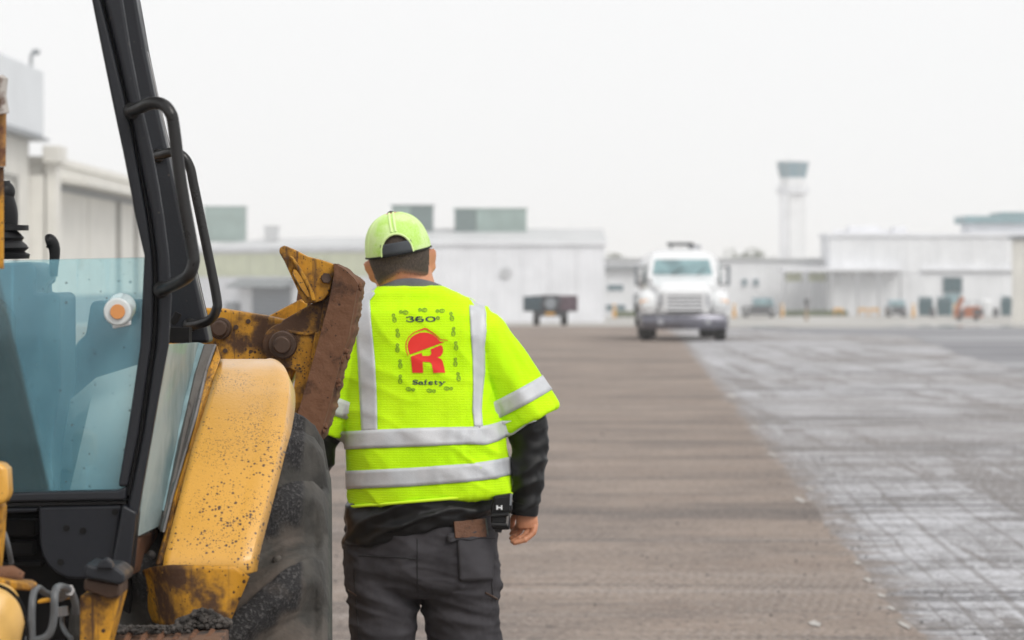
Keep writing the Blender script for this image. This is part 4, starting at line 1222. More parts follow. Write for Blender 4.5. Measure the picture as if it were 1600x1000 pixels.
add_tube(bm, [c + Vector((0, .045, .007)), c + Vector((0, .0, 0)), c + Vector((0, -.028, -.001))], [.0265, .0265, .025], 26)
lamp = obj('signal_lamp', bm, simple('lamp_lens', (.62, .66, .66), .12, var=.05), bh, bevel=.004)
bm = B(); add_disc(bm, P(184, 487, 5.735), (0, -1, 0), .0135, .004, 22); obj('bulb', bm, simple('amber_bulb', (.62, .26, .08), .3), lamp, bevel=.001)
bm = B(); add_prism(bm, [P(x, y, 5.775) for x, y in ((173, 496), (205, 494), (205, 508), (176, 514))], [P(x, y, 5.812) for x, y in ((173, 496), (205, 494), (205, 508), (176, 514))]); obj('lamp_bracket', bm, M_clear, lamp, bevel=.003)
# --- oblique side glass, its trims and the sill
def quad(name, pts, t, m, ext, bevel=.003): return plate(name, pts, None, t, m, bh, bevel, ext)
def fenderY(y):
    lo, hi = R(-16), R(57)
    best = 6.4
    for i in range(60):
        a = lo + (hi - lo) * i / 59; r_ = .806 - .012 * max(0, math.sin(a))
        Yv, Zv = 6.5 - r_ * math.sin(a), .68 + r_ * math.cos(a)
        if HY + (CH - Zv) * F / Yv <= y: best = Yv
    return best
def tY(y, d): return min(6.5, fenderY(max(y, 572))) + d
e0 = [(311, 535), (298, 583), (287, 629), (275, 696), (263, 750), (254, 797)]
e1 = [(320, 538), (306, 583), (295, 629), (282, 696), (268, 752), (257, 800)]
e2 = [(339, 538), (326, 576), (309, 648), (288, 720), (272, 775), (258, 832)]
e3 = [(345, 560), (335, 590), (317, 648), (298, 712), (276, 790), (254, 881)]
dz = lambda pts, d: [(x, y, tY(y, d)) for x, y in pts]
quad('side_glass', [(262, 538, 5.86)] + dz(e0, .03) + [(253, 820, 5.95), (216, 838, 5.84), (224, 770, 5.83), (247, 640, 5.83)], .006, M_sideglass, (-1, .2, 0), .001)
quad('glass_edge', dz(e0, .025) + dz(e1, .024)[::-1], .012, M_edge, (-.6, 1, 0), .001)
quad('rubber_trim', dz(e1, .018) + dz([(252, 828)], .018) + dz(e2, .012)[::-1], .03, M_trimrub, (-.4, 1, 0), .006)
quad('trim_lip', dz(e2, .008) + dz([(x - 4.5, y) for x, y in e2], .008)[::-1], .02, M_steel, (-.4, 1, 0), .002)
quad('inner_guard', dz(e2, .02) + dz([(244, 884)], .02) + dz(e3, .016)[::-1], .02, M_yeld, (-.2, 1, 0), .004)
quad('trim_clip', [(341, 555, 6.44), (345, 557, 6.44), (342, 573, 6.44), (334, 588, 6.40), (331, 586, 6.40), (338, 570, 6.44)], .02, M_deep, (-.4, 1, 0), .003)
bm = B(); add_disc(bm, P(334, 553, 6.50), (.3, -1, .2), .0035, .006, 10); obj('trim_clip', bm, simple('lime_tag', (.35, .6, .05), .5), bh)
quad('sill', [(213, 842, 5.82), (255, 824, 6.16), (243, 884, 6.16), (204, 901, 5.82)], .03, M_rust, (-.3, 1, 0), .006)
bm = B(); add_ball(bm, P(236, 867, 5.98), .009, .009, .009, seg=12, rings=8); obj('sill_bolt', bm, M_steel, bh)
bm = B()
for _ in range(260):
    t_ = rnd.random() ** .7; x = 217 + 36 * t_; y = 838 - 16 * t_ - rnd.random() ** 1.7 * (14 + 22 * t_); Yd = 5.85 + .34 * t_
    if x > 252: continue
    r_ = rnd.uniform(.002, .0055); add_ball(bm, P(x, y, Yd + rnd.uniform(.01, .05)), r_, r_, r_ * .8, seg=5, rings=4)
tag(obj('debris', bm, simple('grey_rubble', (.22, .21, .20), .95, var=.5, scale=60), bh), kind='stuff')
def sstep_(a, b, x):
    t = max(0, min(1, (x - a) / (b - a))); return t * t * (3 - 2 * t)
# --- fender over the rear tyre
AX, AYc, AZ = -.617, 6.5, .68
XL = [(550, 348), (560, 345), (590, 335), (700, 300), (883, 253)]
XR = [(556, 436), (561, 443), (568, 451), (577, 457), (590, 461), (612, 461), (673, 453), (756, 432.6), (883, 400)]
rows = []
for i in range(30):
    a = R(-16 + 73.0 * i / 29)
    rr_ = .806 - .012 * max(0, math.sin(a))
    Yv, Zv = AYc - rr_ * math.sin(a), AZ + rr_ * math.cos(a)
    py = HY + (CH - Zv) * F / Yv
    rows.append((py, Yv, Zv))
s_ = 883 - rows[-1][0]
bm = B(); V_ = []
for py, Yv, Zv in rows:
    pyc = max(py, 556)
    xl, xr = lerp_table(XL, pyc), lerp_table(XR, pyc)
    line = []
    for j in range(15):
        f = j / 14
        p = P(xl + (xr - xl) * f, py, Yv)
        e = max(0, (f - .86) / .14)
        inw = Vector((0, AYc - Yv, (AZ - Zv) * (1 - sstep_(.25, .6, (AYc - Yv) / .806)))).normalized()
        p += inw * (.030 * e ** 2.6) - inw * .0025 * math.exp(-((f - .80) / .02) ** 2)     # pressed crease
        line.append(bm.verts.new(p))
    V_.append(line)
for A_, C_ in zip(V_, V_[1:]):
    for j in range(14): bm.faces.new((A_[j], A_[j + 1], C_[j + 1], C_[j]))
bmesh.ops.recalc_face_normals(bm, faces=bm.faces)
fend = obj('fender', bm, M_yel, bh)
yb = M_yel.node_tree.nodes['Principled BSDF']; yb.inputs['Coat Weight'].default_value = .35; yb.inputs['Coat Roughness'].default_value = .18
fend.data.update()
if fend.data.polygons[200].normal.y > 0:
    fend.data.flip_normals()
so = fend.modifiers.new('thickness', 'SOLIDIFY'); so.thickness = .012; so.offset = -1
# lower yellow guard, rolled away on its left
rows = [(196, 905, 6.10), (215, 893, 5.97), (238, 886, 5.87), (262, 884, 5.81), (300, 884, 5.79), (340, 884.5, 5.79), (367, 885, 5.79), (390, 901, 5.80)]
low_ = [(222, 962, 6.10), (238, 972, 5.97), (256, 978, 5.87), (276, 980, 5.81), (305, 980, 5.79), (335, 980, 5.79), (352, 979, 5.79), (357, 979, 5.80)]
bm = B()
N = 14
g = [[bm.verts.new(P(*[a + (b - a) * i / N for a, b in zip(u_, l_)])) for i in range(N + 1)] for u_, l_ in zip(rows, low_)]
for A_, C_ in zip(g, g[1:]):
    for i in range(N): bm.faces.new((A_[i], A_[i + 1], C_[i + 1], C_[i]))
bmesh.ops.recalc_face_normals(bm, faces=bm.faces)
lg = obj('lower_guard', bm, M_yeld, bh)
if lg.data.polygons[0].normal.y > 0: lg.data.flip_normals()
so = lg.modifiers.new('thickness', 'SOLIDIFY'); so.thickness = .012; so.offset = -1
plate('step', [(170, 992, 5.80), (240, 984, 5.85), (357, 981, 5.78), (352, 990, 5.62), (330, 1012, 5.5), (150, 1020, 5.5)], None, .03, grimy('step_steel', (.16, .085, .05), (.04, .032, .028), .8, speck=.9, speck_scale=40, worn=.52, wscale=12, bump=.8), bh, .004, (0, .2, -1))
bm = B()
for i in range(7):
    a = P(176 + i * 26, 994 - i * 1.2, 5.72); add_tube(bm, [a, P(166 + i * 25, 1012, 5.52)], .006, 6)
obj('step_tread', bm, M_rust, bh)
bm = B()
for _ in range(800):
    f = rnd.random(); x = 276 + 84 * f
    top_ = 8 + 20 * math.exp(-((f - .5) / .33) ** 2)
    y = 980 - rnd.random() ** 1.4 * top_
    r_ = rnd.uniform(.0015, .0055); add_ball(bm, P(x, y, 5.77 + rnd.uniform(-.03, .02)), r_ * 1.3, r_, r_, seg=6, rings=4)
for _ in range(420):
    x = rnd.uniform(165, 300); y = rnd.uniform(978, 990) - (x < 210) * 0
    r_ = rnd.uniform(.0015, .005); add_ball(bm, P(x, y, 5.74 + rnd.uniform(-.06, .05)), r_, r_, r_ * .8, seg=5, rings=4)
tag(obj('mud', bm, simple('packed_mud', (.06, .053, .048), .95, var=.7, scale=70), bh), kind='stuff')
# --- rear tyre with lugs
k = NT('dusty_tyre')
at = k.n('ShaderNodeAttribute', attribute_name='lug')
dustn = k.noise(7, 6, .62)
c = k.mix(k.ramp(dustn, .32, .68), (.026, .025, .022), (.075, .069, .060))
c = k.mix(k.ramp(k.noise(5, 5, .6, vec=k.coord(scale=(1, 1, .35))), .52, .70, 0, .7), c, (.125, .098, .08))
crumb = k.noise(150, 3, .7)
fl = k.math('MULTIPLY', k.ramp(at.outputs['Fac'], .25, .75), k.ramp(k.noise(16, 4), .25, .48, .55, 1))
c = k.mix(fl, c, k.mix(k.ramp(crumb, .5, .66), (.014, .013, .014), (.085, .08, .078)))
sw = k.n('ShaderNodeAttribute', attribute_name='wall')
moss = k.mix(k.ramp(k.noise(90, 4, .7, vec=k.coord(scale=(1, 1, .25))), .35, .65), (.018, .021, .017), (.07, .07, .056))
c = k.mix(k.ramp(sw.outputs['Fac'], .4, .6), c, moss)
k.col(c); k.rough(.85)
k.bump(k.math('ADD', k.math('MULTIPLY', k.math('MULTIPLY', crumb, fl), 2.5), k.noise(60, 4)), .6, .006)
M_tyre = k.m
wh = bpy.data.objects.new('wheel', None); COL.objects.link(wh); wh.parent = bh; wh.matrix_parent_inverse = Matrix.Translation(-bh.location)
wh.location = (AX, AYc, AZ); wh.rotation_euler = (0, 0, R(3.0))
prof = [(0, .665), (.16, .665), (.195, .650), (.220, .625), (.240, .59), (.250, .54), (.246, .48), (.232, .42), (.205, .36)]
NT_, NL = 600, 20
half = []
for i in range(25): half.append((.21 * i / 24, lerp_table(prof, .21 * i / 24)))
half += [(.216, .632), (.224, .617), (.234, .602), (.243, .58), (.249, .56), (.250, .54), (.249, .51), (.246, .48), (.24, .45), (.232, .42), (.22, .39), (.205, .36)]
full = [(-s, r) for s, r in reversed(half[1:])] + half
bm = B(); la = bm.verts.layers.float.new('lug'); wa = bm.verts.layers.float.new('wall')
def sstep(a, b, x):
    t = max(0, min(1, (x - a) / (b - a))); return t * t * (3 - 2 * t)
V_ = []
for i in range(NT_):
    th = 2 * math.pi * i / NT_
    ring = []
    for s, r in full:
        a = abs(s); sd_ = 1 if s > 0 else -1
        ph = (th * NL / (2 * math.pi) - a * 4.6 + (.5 if s < 0 else 0)) % 1.0
        # steep dark flank, flat crown, then a scooped hollow rising to the next lug
        l = sstep(.0, .045, ph) * (1 - sstep(.33, .43, ph))
        hollow = (1 - sstep(.40, .95, ph)) if ph > .36 else 0
        fade = (1 - sstep(.226, .246, a))
        h = (.080 * l + .046 * hollow * (1 - l)) * fade - .042 * fade * (1 if a < .23 else .6)
        jag = noise.noise(Vector((th * 60, s * 80, 0))) * .0025 * l
        rr_ = r + h + jag
        v = bm.verts.new((s, rr_ * math.sin(th), rr_ * math.cos(th)))
        v[la] = sstep(-.0, .03, ph) * (1 - sstep(.30, .40, ph)) * (1 - sstep(.185, .21, a)); v[wa] = sstep(.240, .250, a) if s > 0 else 0
        ring.append(v)
    V_.append(ring)
for i in range(NT_):
    A_, C_ = V_[i], V_[(i + 1) % NT_]
    for j in range(len(full) - 1): bm.faces.new((A_[j], C_[j], C_[j + 1], A_[j + 1]))
bmesh.ops.recalc_face_normals(bm, faces=bm.faces)
me = bpy.data.meshes.new('tyre'); bm.to_mesh(me); bm.free(); me.materials.append(M_tyre); me.shade_smooth()
ty = bpy.data.objects.new('tyre', me); COL.objects.link(ty); ty.parent = wh
bm = B()
for i in range(NL):                          # small rubber nubs in the hollows
    for a_, o_ in ((.10, .62), (.15, .70), (.06, .78)):
        th = 2 * math.pi * ((i + o_ + a_ * 4.6) / NL)
        rr_ = .642
        add_ball(bm, (a_, rr_ * math.sin(th), rr_ * math.cos(th)), .010, seg=8, rings=6)
tag(obj('nub', bm, M_tyre, ty, world=False), kind='stuff')
bm = B(); add_tube(bm, [(-.19, 0, 0), (-.05, 0, 0), (-.04, 0, 0), (.10, 0, 0), (.20, 0, 0)], [.37, .34, .34, .34, .37], 40)
add_disc(bm, (.1, 0, 0), (1, 0, 0), .16, .08, 20); obj('rim', bm, M_yeld, wh, world=False)
bm = B()
for i in range(10): a = 2 * math.pi * i / 10; add_disc(bm, (.18, .12 * math.sin(a), .12 * math.cos(a)), (1, 0, 0), .014, .02, 6)
obj('wheel_nut', bm, M_pin, wh, world=False)
bm = B(); add_box(bm, (-1.6, 6.35, .45), (-.85, 6.65, .9)); add_tube(bm, [(-1.9, 6.5, .68), (-.8, 6.5, .68)], .1, 16); obj('axle', bm, M_deep, bh, bevel=.02)
bm = B(); add_box(bm, (-1.9, 6.9, .6), (-1.0, 10.0, 1.25)); obj('engine_bay', bm, M_yeld, bh, bevel=.05)
# --- stabiliser leg, boom barrel and hoses at the rear
bm = plate_bm([(124, 930), (190, 925), (168, 1010), (150, 1400), (100, 1400), (124, 1000)], 5.45, .1)
leg = obj('stabiliser_leg', bm, M_yeld, bh, bevel=.006)
plate('leg_cap', [(134, 880), (144, 884), (180, 886), (195, 897), (194, 912), (186, 914), (131, 903), (130, 890)], 5.40, .13, M_blk, leg, .006)
plate('leg_collar', [(131, 904), (187, 913), (187, 933), (170, 936), (130, 922)], 5.425, .12, M_pin, leg, .005)
plate('cap_lug', [(152, 884), (156, 876), (166, 872), (174, 878), (177, 890), (150, 889)], 5.39, .03, M_blk, leg, .004)
bm = B(); path = [P(-120, 1120, 5.0), P(-60, 1040, 5.0), P(-22, 985, 5.0), P(-8, 955, 5.02), P(2, 935, 5.05)]
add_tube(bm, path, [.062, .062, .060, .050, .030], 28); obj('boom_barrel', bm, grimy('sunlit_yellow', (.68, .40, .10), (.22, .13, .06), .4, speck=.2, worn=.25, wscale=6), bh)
plate('barrel_bracket', [(-10, 905), (42, 911), (51, 917), (48, 923), (0, 921), (-12, 916)], 5.05, .06, M_yeld, bh, .006)
bm = B(); add_tube(bm, [P(-8, 899, 5.1), P(20, 897, 5.1), P(36, 902, 5.1)], [.014, .014, .008], 14); obj('barrel_cap', bm, M_rust, bh)
bm = B(); add_tube(bm, catmull([P(-4, 914, 4.93), P(16, 924, 4.93), P(34, 946, 4.93), P(43, 985, 4.95), P(43, 1030, 4.95)], 6), .003, 8); obj('clamp_strap', bm, M_deep, bh)
def hose(pts, r, m=M_hose):
    bm = B(); add_tube(bm, catmull([P(a, b, y) for a, b, y in pts], 7), r, 12); return obj('hose', bm, m, bh)
hose([(52, 1060, 5.2), (50, 1000, 5.2), (50, 950, 5.2), (53, 926, 5.22), (60, 919, 5.25), (72, 927, 5.35), (90, 931, 5.45)], .0062)
hose([(40, 1000, 5.2), (64, 999, 5.2), (78, 988, 5.2), (84, 965, 5.2), (85, 935, 5.2), (88, 920, 5.22), (97, 917, 5.28), (110, 924, 5.35), (117, 940, 5.38), (119, 958, 5.4)], .0066)
hose([(98, 955, 5.5), (97, 975, 5.5), (104, 990, 5.48), (112, 998, 5.46)], .0045)
hose([(-6, 822, 5.4), (6, 832, 5.4), (13, 855, 5.4), (18, 880, 5.42)], .0045)
bm = B(); add_tube(bm, [P(92, 932, 5.4), P(108, 922, 5.33)], .010, 6); obj('hose_fitting', bm, M_steel, bh)
bm = B(); add_tube(bm, [P(97, 948, 5.48), P(99, 962, 5.48)], .011, 6); obj('hose_fitting', bm, M_steel, bh)
plate('hose_guide', [(58, 938), (110, 930), (112, 936), (58, 944)], 5.42, .03, M_yeld, bh, .003)
plate('boom_lug', [(-30, 722), (4, 724), (11, 734), (13, 770), (9, 786), (-30, 800)], 5.25, .06, M_yel, bh, .01)
plate('boom_plate', [(-40, 788), (5, 786), (2, 840), (-4, 905), (-40, 910)], 5.30, .05, M_yeld, bh, .008)
bm = B(); path = [P(-2, 120, 5.3), P(0, 124, 5.3), P(1, 150, 5.3), P(2, 172, 5.3), P(3, 178, 5.3)]
add_tube(bm, path, [.008, .0135, .0095, .0125, .0125], 16); obj('cylinder_eye', bm, grimy('scuffed_grey', (.42, .39, .36), (.10, .05, .03), .45, worn=.48, wscale=22), bh)
bm = B(); add_tube(bm, [P(2, 178, 5.32), P(1, 260, 5.32)], .0085, 14); obj('boom_cylinder', bm, grimy('rusty_yellow', (.38, .19, .05), (.12, .05, .025), .6, worn=.52, wscale=18), bh)
bm = B(); add_tube(bm, [P(1, 261, 5.33), P(1, 420, 5.33)], .0055, 12); obj('cylinder_rod', bm, M_yeld, bh)
# --- loader arm, quick hitch and its rusty back plate, beyond the cab
LY = 8.0
plate('loader_arm', [(280, 492), (312, 481), (347, 482), (419, 494), (446, 500), (470, 560), (440, 640), (280, 640)], LY, .09, M_yeld, bh, .008)
plate('loader_arm', [(150, 560), (280, 493), (280, 640), (150, 700)], LY + .01, .08, M_yeld, bh, .008)
plate('arm_web', [(395, 505), (419, 494), (470, 467), (480, 474), (470, 510), (420, 540)], LY + .16, .05, M_yeld, bh, .005)
plate('hitch_plate', [(463, 470), (466, 448), (474, 440), (486, 470), (482, 500), (460, 500)], LY + .2, .03, M_rust, bh, .004)
hp = arc(443, 538, 33, 95, 225, 10)
plate('hitch_ear', [(441, 501), (500, 467), (513, 462), (516, 480), (500, 560), (470, 680), (452, 676), (462, 580)] + hp[::-1], LY - .06, .05, M_yeld, bh, .006)
plate('hitch_rib', [(492, 519), (497, 519), (506, 470), (518, 440), (524, 424), (520, 480), (495, 590), (476, 680), (462, 684), (479, 620), (482, 577)], LY - .075, .05, M_yeld, bh, .006)
plate('hitch_rib', [(444, 514), (480, 520), (492, 518), (491, 522), (478, 525), (446, 519)], LY - .066, .03, M_yeld, bh, .003)
def pin(x, y, r1, r2, Y):
    c = P(x, y, Y)
    bm = B(); add_tube(bm, [c, c + Vector((0, -.03, 0)), c + Vector((0, -.034, 0))], [r1 / F * Y, r1 / F * Y, r1 / F * Y * .93], 32); a = obj('pivot_boss', bm, M_pin, bh, bevel=.002)
    c = c + Vector((0, -.0345, 0))
    bm = B(); add_tube(bm, [c, c + Vector((0, -.018, 0)), c + Vector((0, -.022, 0))], [r2 / F * Y, r2 / F * Y, r2 / F * Y * .85], 28); obj('pivot_pin', bm, M_pin, a, bevel=.002)
pin(345.5, 513, 17, 12.5, LY)
pin(443, 538.5, 22, 14, LY - .062)
bm = B()
for x, y in ((369, 511), (388, 502), (352, 548)): add_disc(bm, P(x, y, LY), (0, -1, 0), .006, .004, 10)
obj('grease_nipple', bm, M_pin, bh)
# hook with its slot: a sloping flange and the cheek behind it
ring_o = [(437, 387), (444, 383.5), (462, 391), (480, 400.6), (502, 406), (521, 412.5), (524, 424), (519, 440), (514, 459), (505, 469), (490, 474), (476.6, 474), (470, 464), (455, 432), (444, 408), (436, 394)]
ring_i = [(456, 425), (457, 420), (462, 421), (470, 432), (479, 450), (484, 462), (482.5, 466), (478, 463), (469, 450), (461, 436), (458, 431), (456.5, 428)]
def ring_plate(name, outer, inner, Yo, t, m, yf):
    bm = B()
    fo = [bm.verts.new(P(x, y, yf(x, y))) for x, y in outer]; fi = [bm.verts.new(P(x, y, yf(x, y))) for x, y in inner]
    bo = [bm.verts.new(v.co + Vector((0, t, 0))) for v in fo]; bi = [bm.verts.new(v.co + Vector((0, t, 0))) for v in fi]
    def eds(vs): return [bm.edges.new((vs[i], vs[(i + 1) % len(vs)])) for i in range(len(vs))]
    e = eds(fo) + eds(fi); bmesh.ops.triangle_fill(bm, edges=e, use_beauty=True)
    e = eds(bo) + eds(bi); bmesh.ops.triangle_fill(bm, edges=e, use_beauty=True)
    for A_, C_ in ((fo, bo), (fi, bi)):
        for i in range(len(A_)):
            j = (i + 1) % len(A_); bm.faces.new((A_[i], A_[j], C_[j], C_[i]))
    bmesh.ops.recalc_face_normals(bm, faces=bm.faces)
    return obj(name, bm, m, bh, bevel=.004)
def hookY(x, y):                             # the flange on the left turns away from the cheek
    d = (x - 446) - (y - 392) * .5           # distance right of the slanting left edge
    return LY - .10 + (.085 if d < 4 else (.085 - .006 * (d - 4) if d < 18 else 0))
ring_plate('hitch_hook', ring_o, ring_i, LY, .045, M_yeld, lambda x, y: LY - .10)
plate('hook_cheek', [(452, 410), (470, 405), (500, 440), (496, 470), (480, 472), (466, 458)], LY + .02, .03, M_yel, bh, .004)
plate('hook_flange', [(441, 390), (446, 390), (474, 444), (487, 471), (474, 475), (469, 466), (455, 434), (441, 405)], LY - .125, .022, M_rust, bh, .004) if False else None
plate('hook_rib', [(452, 399), (458, 402), (478, 432), (490, 458), (494, 470), (487, 470), (482, 452), (468, 428)], LY - .125, .024, M_yeld, bh, .006)
bm = B(); c = P(509, 435, LY - .10); 
for q in range(5): add_disc(bm, c + Vector((rnd.uniform(-.004, .004), -.001 * q, rnd.uniform(-.004, .004))), (0, -1, 0), .012 - .001 * q, .006, 7)
add_disc(bm, c, (.2, -1, .1), .013, .012, 6); obj('hook_bolt', bm, M_pin, bh)
# back plate: thick, its free edge torn and lumpy
left_e = [(425, 522.5), (472, 514), (560, 490), (640, 467), (676, 456), (684, 460)]
right_e = [(413, 525), (420, 542), (434, 560), (443, 568), (452, 566.5), (500, 559), (526, 555), (552, 545), (577, 538), (622, 527.6), (669, 514), (690, 504), (694, 499)]
bm = B(); V_ = []
ysb = [412 + 3.1 * i for i in range(92)]
for y in ysb:
    xl = lerp_table(left_e, max(425, y)); xr = lerp_table(right_e, y)
    if y < 425: xl = 521 + (y - 412) * .1
    if y > 676: xl = 456 + (y - 676) * .5
    line = []
    for j in range(23):
        f = j / 22
        x = xl + (xr - xl) * f
        jag = 0
        if f > .86:
            jag = (noise.noise(Vector((y * .09, 3, 0))) * 3.2 + noise.noise(Vector((y * .33, 7, 0))) * 2.0) * (f - .86) / .14
        yy = y
        if y > 684: yy = 684 + (y - 684) * (.6 + .4 * math.sin(f * 3.1)) 
        d = LY - .13
        d += .06 * sstep(.83, .87, f) + .05 * sstep(.92, 1.0, f)               # step back to the worn cutting edge
        d += noise.noise(Vector((x * .08, y * .08, 2))) * .0015 + noise.noise(Vector((x * .3, y * .3, 5))) * .0006
        line.append(bm.verts.new(P(x + jag, yy, d)))
    V_.append(line)
for A_, C_ in zip(V_, V_[1:]):
    for j in range(22): bm.faces.new((A_[j], A_[j + 1], C_[j + 1], C_[j]))
loop = V_[0] + [r[-1] for r in V_[1:]] + V_[-1][-2::-1] + [r[0] for r in V_[-2:0:-1]]
bk = [bm.verts.new(v.co + Vector((0, .11, 0))) for v in loop]
for i in range(len(loop)):
    j = (i + 1) % len(loop); bm.faces.new((loop[i], loop[j], bk[j], bk[i]))
bm.faces.new(bk)
bmesh.ops.recalc_face_normals(bm, faces=bm.faces)
bp_ = obj('bucket_plate', bm, M_rust, bh, ang=50)
bm = B()
for y, x in ((447, 562), (553, 541), (560, 536), (591, 525), (600, 527), (667, 507)):
    for q in range(5): add_ball(bm, P(x + rnd.uniform(-3, 3), y + rnd.uniform(-6, 6), LY - .10), rnd.uniform(.003, .007), .008, rnd.uniform(.004, .009), seg=7, rings=5)
for i in range(70):
    f = rnd.random(); add_ball(bm, P(462 + 40 * f, 684 + 9 * f + rnd.uniform(-3, 4), LY - .12 + rnd.uniform(0, .06)), rnd.uniform(.003, .008), seg=6, rings=4)
tag(obj('caked_dirt', bm, M_rust, bh), kind='stuff')
# ------------------------------------------------------------------ the worker, walking away
MY = 8.72
PXM = F / MY                                   # photo pixels per metre at the worker
def pm(x, y, d=0.): return P(x, y, MY + d)
def sring(L, Rr, y, ry, tilt=0., ex=.85, n=44, d0=0., ryf=None):
    cx, hw = (L + Rr) / 2, (Rr - L) / 2
    out = []
    for i in range(n):
        a = 2 * math.pi * i / n
        c, s = math.cos(a), math.sin(a)
        x = cx + hw * math.copysign(abs(c) ** ex, c)
        r_ = ry if s < 0 or ryf is None else ryf
        out.append(pm(x, y - tilt * (x - cx), d0 + r_ * math.copysign(abs(s) ** ex, s)))
    return out
def fold(p, fx, fy, fz, seed=0):
    return noise.noise(Vector((p.x * fx + seed, p.y * fy + seed * .7, p.z * fz)))
def ridge(p, fx, fy, fz, seed=0): return 1 - abs(fold(p, fx, fy, fz, seed)) * 2.2

# --- materials
def cloth(name, c, c2, rough=.85, weave=900, wb=.25, var_scale=7, sheen=.0):
    k = NT(name)
    k.b.inputs['Specular IOR Level'].default_value = .18
    v = k.mix(k.ramp(k.noise(var_scale, 6, .6), .3, .7), c, c2)
    k.col(v); k.rough(rough)
    if sheen: k.b.inputs['Sheen Weight'].default_value = sheen
    k.bump(k.math('ADD', k.noise(weave, 2), k.math('MULTIPLY', k.noise(120, 4), .6)), wb, .002)
    return k.m
k = NT('lime_mesh_fabric')                     # fluorescent knitted mesh: rows of tiny holes
cs = k.sep(k.coord(scale=(1, 1, 1)))
pa = k.math('SINE', k.math('MULTIPLY', k.math('ADD', cs[0], k.math('MULTIPLY', cs[2], .58)), 2 * math.pi / .0078))
pb = k.math('SINE', k.math('MULTIPLY', k.math('SUBTRACT', cs[0], k.math('MULTIPLY', cs[2], .58)), 2 * math.pi / .0078))
hole = k.ramp(k.math('MULTIPLY', pa, pb), .15, .8)
base = k.mix(k.ramp(k.noise(5, 4), .3, .7), (.54, .97, .004), (.64, 1.0, .010))
k.col(k.mix(k.math('MULTIPLY', hole, .34), base, (.34, .66, .0)))
k.rough(.75); k.b.inputs['Specular IOR Level'].default_value = .12
k.b.inputs['Sheen Tint'].default_value = (.9, 1, .6, 1)
k.bump(k.math('ADD', k.math('MULTIPLY', hole, -1.0), k.noise(300, 2)), .5, .002)
M_vest = k.m
M_lime = cloth('lime_binding', (.62, .93, .02), (.70, 1.0, .04), .8)
k = NT('reflective_tape')
k.col(k.mix(k.ramp(k.noise(14, 5), .3, .7), (.50, .52, .55), (.60, .61, .635)))
k.rough(.5); k.b.inputs['Metallic'].default_value = .15
k.bump(k.math('ADD', k.noise(35, 4), k.math('MULTIPLY', k.noise(700, 1), .4)), .35, .004)
M_tape = k.m
M_jack = cloth('black_jacket', (.004, .004, .0045), (.009, .009, .010), .40, 700, .3)
M_jack.node_tree.nodes['Principled BSDF'].inputs['Specular IOR Level'].default_value = .32
M_trou = cloth('charcoal_trousers', (.034, .032, .036), (.060, .057, .063), .85, 800, .35, 9)
M_trou2 = cloth('charcoal_pocket', (.050, .048, .053), (.066, .063, .070), .85, 800, .35, 9)
M_coll = cloth('grey_collar', (.10, .10, .11), (.17, .17, .18), .9, 400, .6)
k = NT('skin')
k.col(k.mix(k.ramp(k.noise(18, 5), .3, .7), (.47, .19, .095), (.60, .275, .155))); k.rough(.5)
k.b.inputs['Subsurface Weight'].default_value = .12
k.b.inputs['Subsurface Radius'].default_value = (.012, .005, .003)
k.bump(k.noise(220, 3), .15, .002); M_skin = k.m
k = NT('cap_mesh')
hl = k.voro(330)
g_ = k.ramp(k.noise(13, 3), .48, .66)
k.col(k.mix(k.ramp(hl.outputs['Distance'], .25, .6, 0, .30), k.mix(g_, (.58, .79, .28), (.42, .73, .06)), (.80, .90, .62)))
k.rough(.8); k.bump(hl.outputs['Distance'], .3, .002); M_cap = k.m
M_capdark = cloth('cap_strap_plastic', (.055, .062, .072), (.075, .082, .092), .5, 300, .1)
M_capedge = cloth('cap_black_binding', (.012, .013, .016), (.02, .02, .022), .8)
M_caplime = cloth('cap_seam', (.66, .85, .36), (.74, .90, .45), .8)
k = NT('short_hair')
at = k.n('ShaderNodeAttribute', attribute_name='fade')
st = k.noise(420, 3, .7, vec=k.coord(scale=(1, 1, .35)))
k.col(k.mix(k.ramp(at.outputs['Fac'], .25, .8), k.mix(k.ramp(st, .4, .6), (.030, .022, .016), (.075, .052, .036)), (.24, .12, .07)))
k.rough(.75)
k.l(k.ramp(k.math('ADD', k.math('MULTIPLY', at.outputs['Fac'], 1.3), k.math('MULTIPLY', k.math('SUBTRACT', st, .5), 1.1)), .72, 1.0, 1, 0), k.b.inputs['Alpha'])
k.bump(st, .6, .003); M_hair = k.m
M_print = simple('dark_print', (.03, .045, .055), .7)
M_red = simple('red_print', (.80, .028, .018), .7, var=.05)
M_greenprint = simple('green_print', (.13, .25, .012), .7)

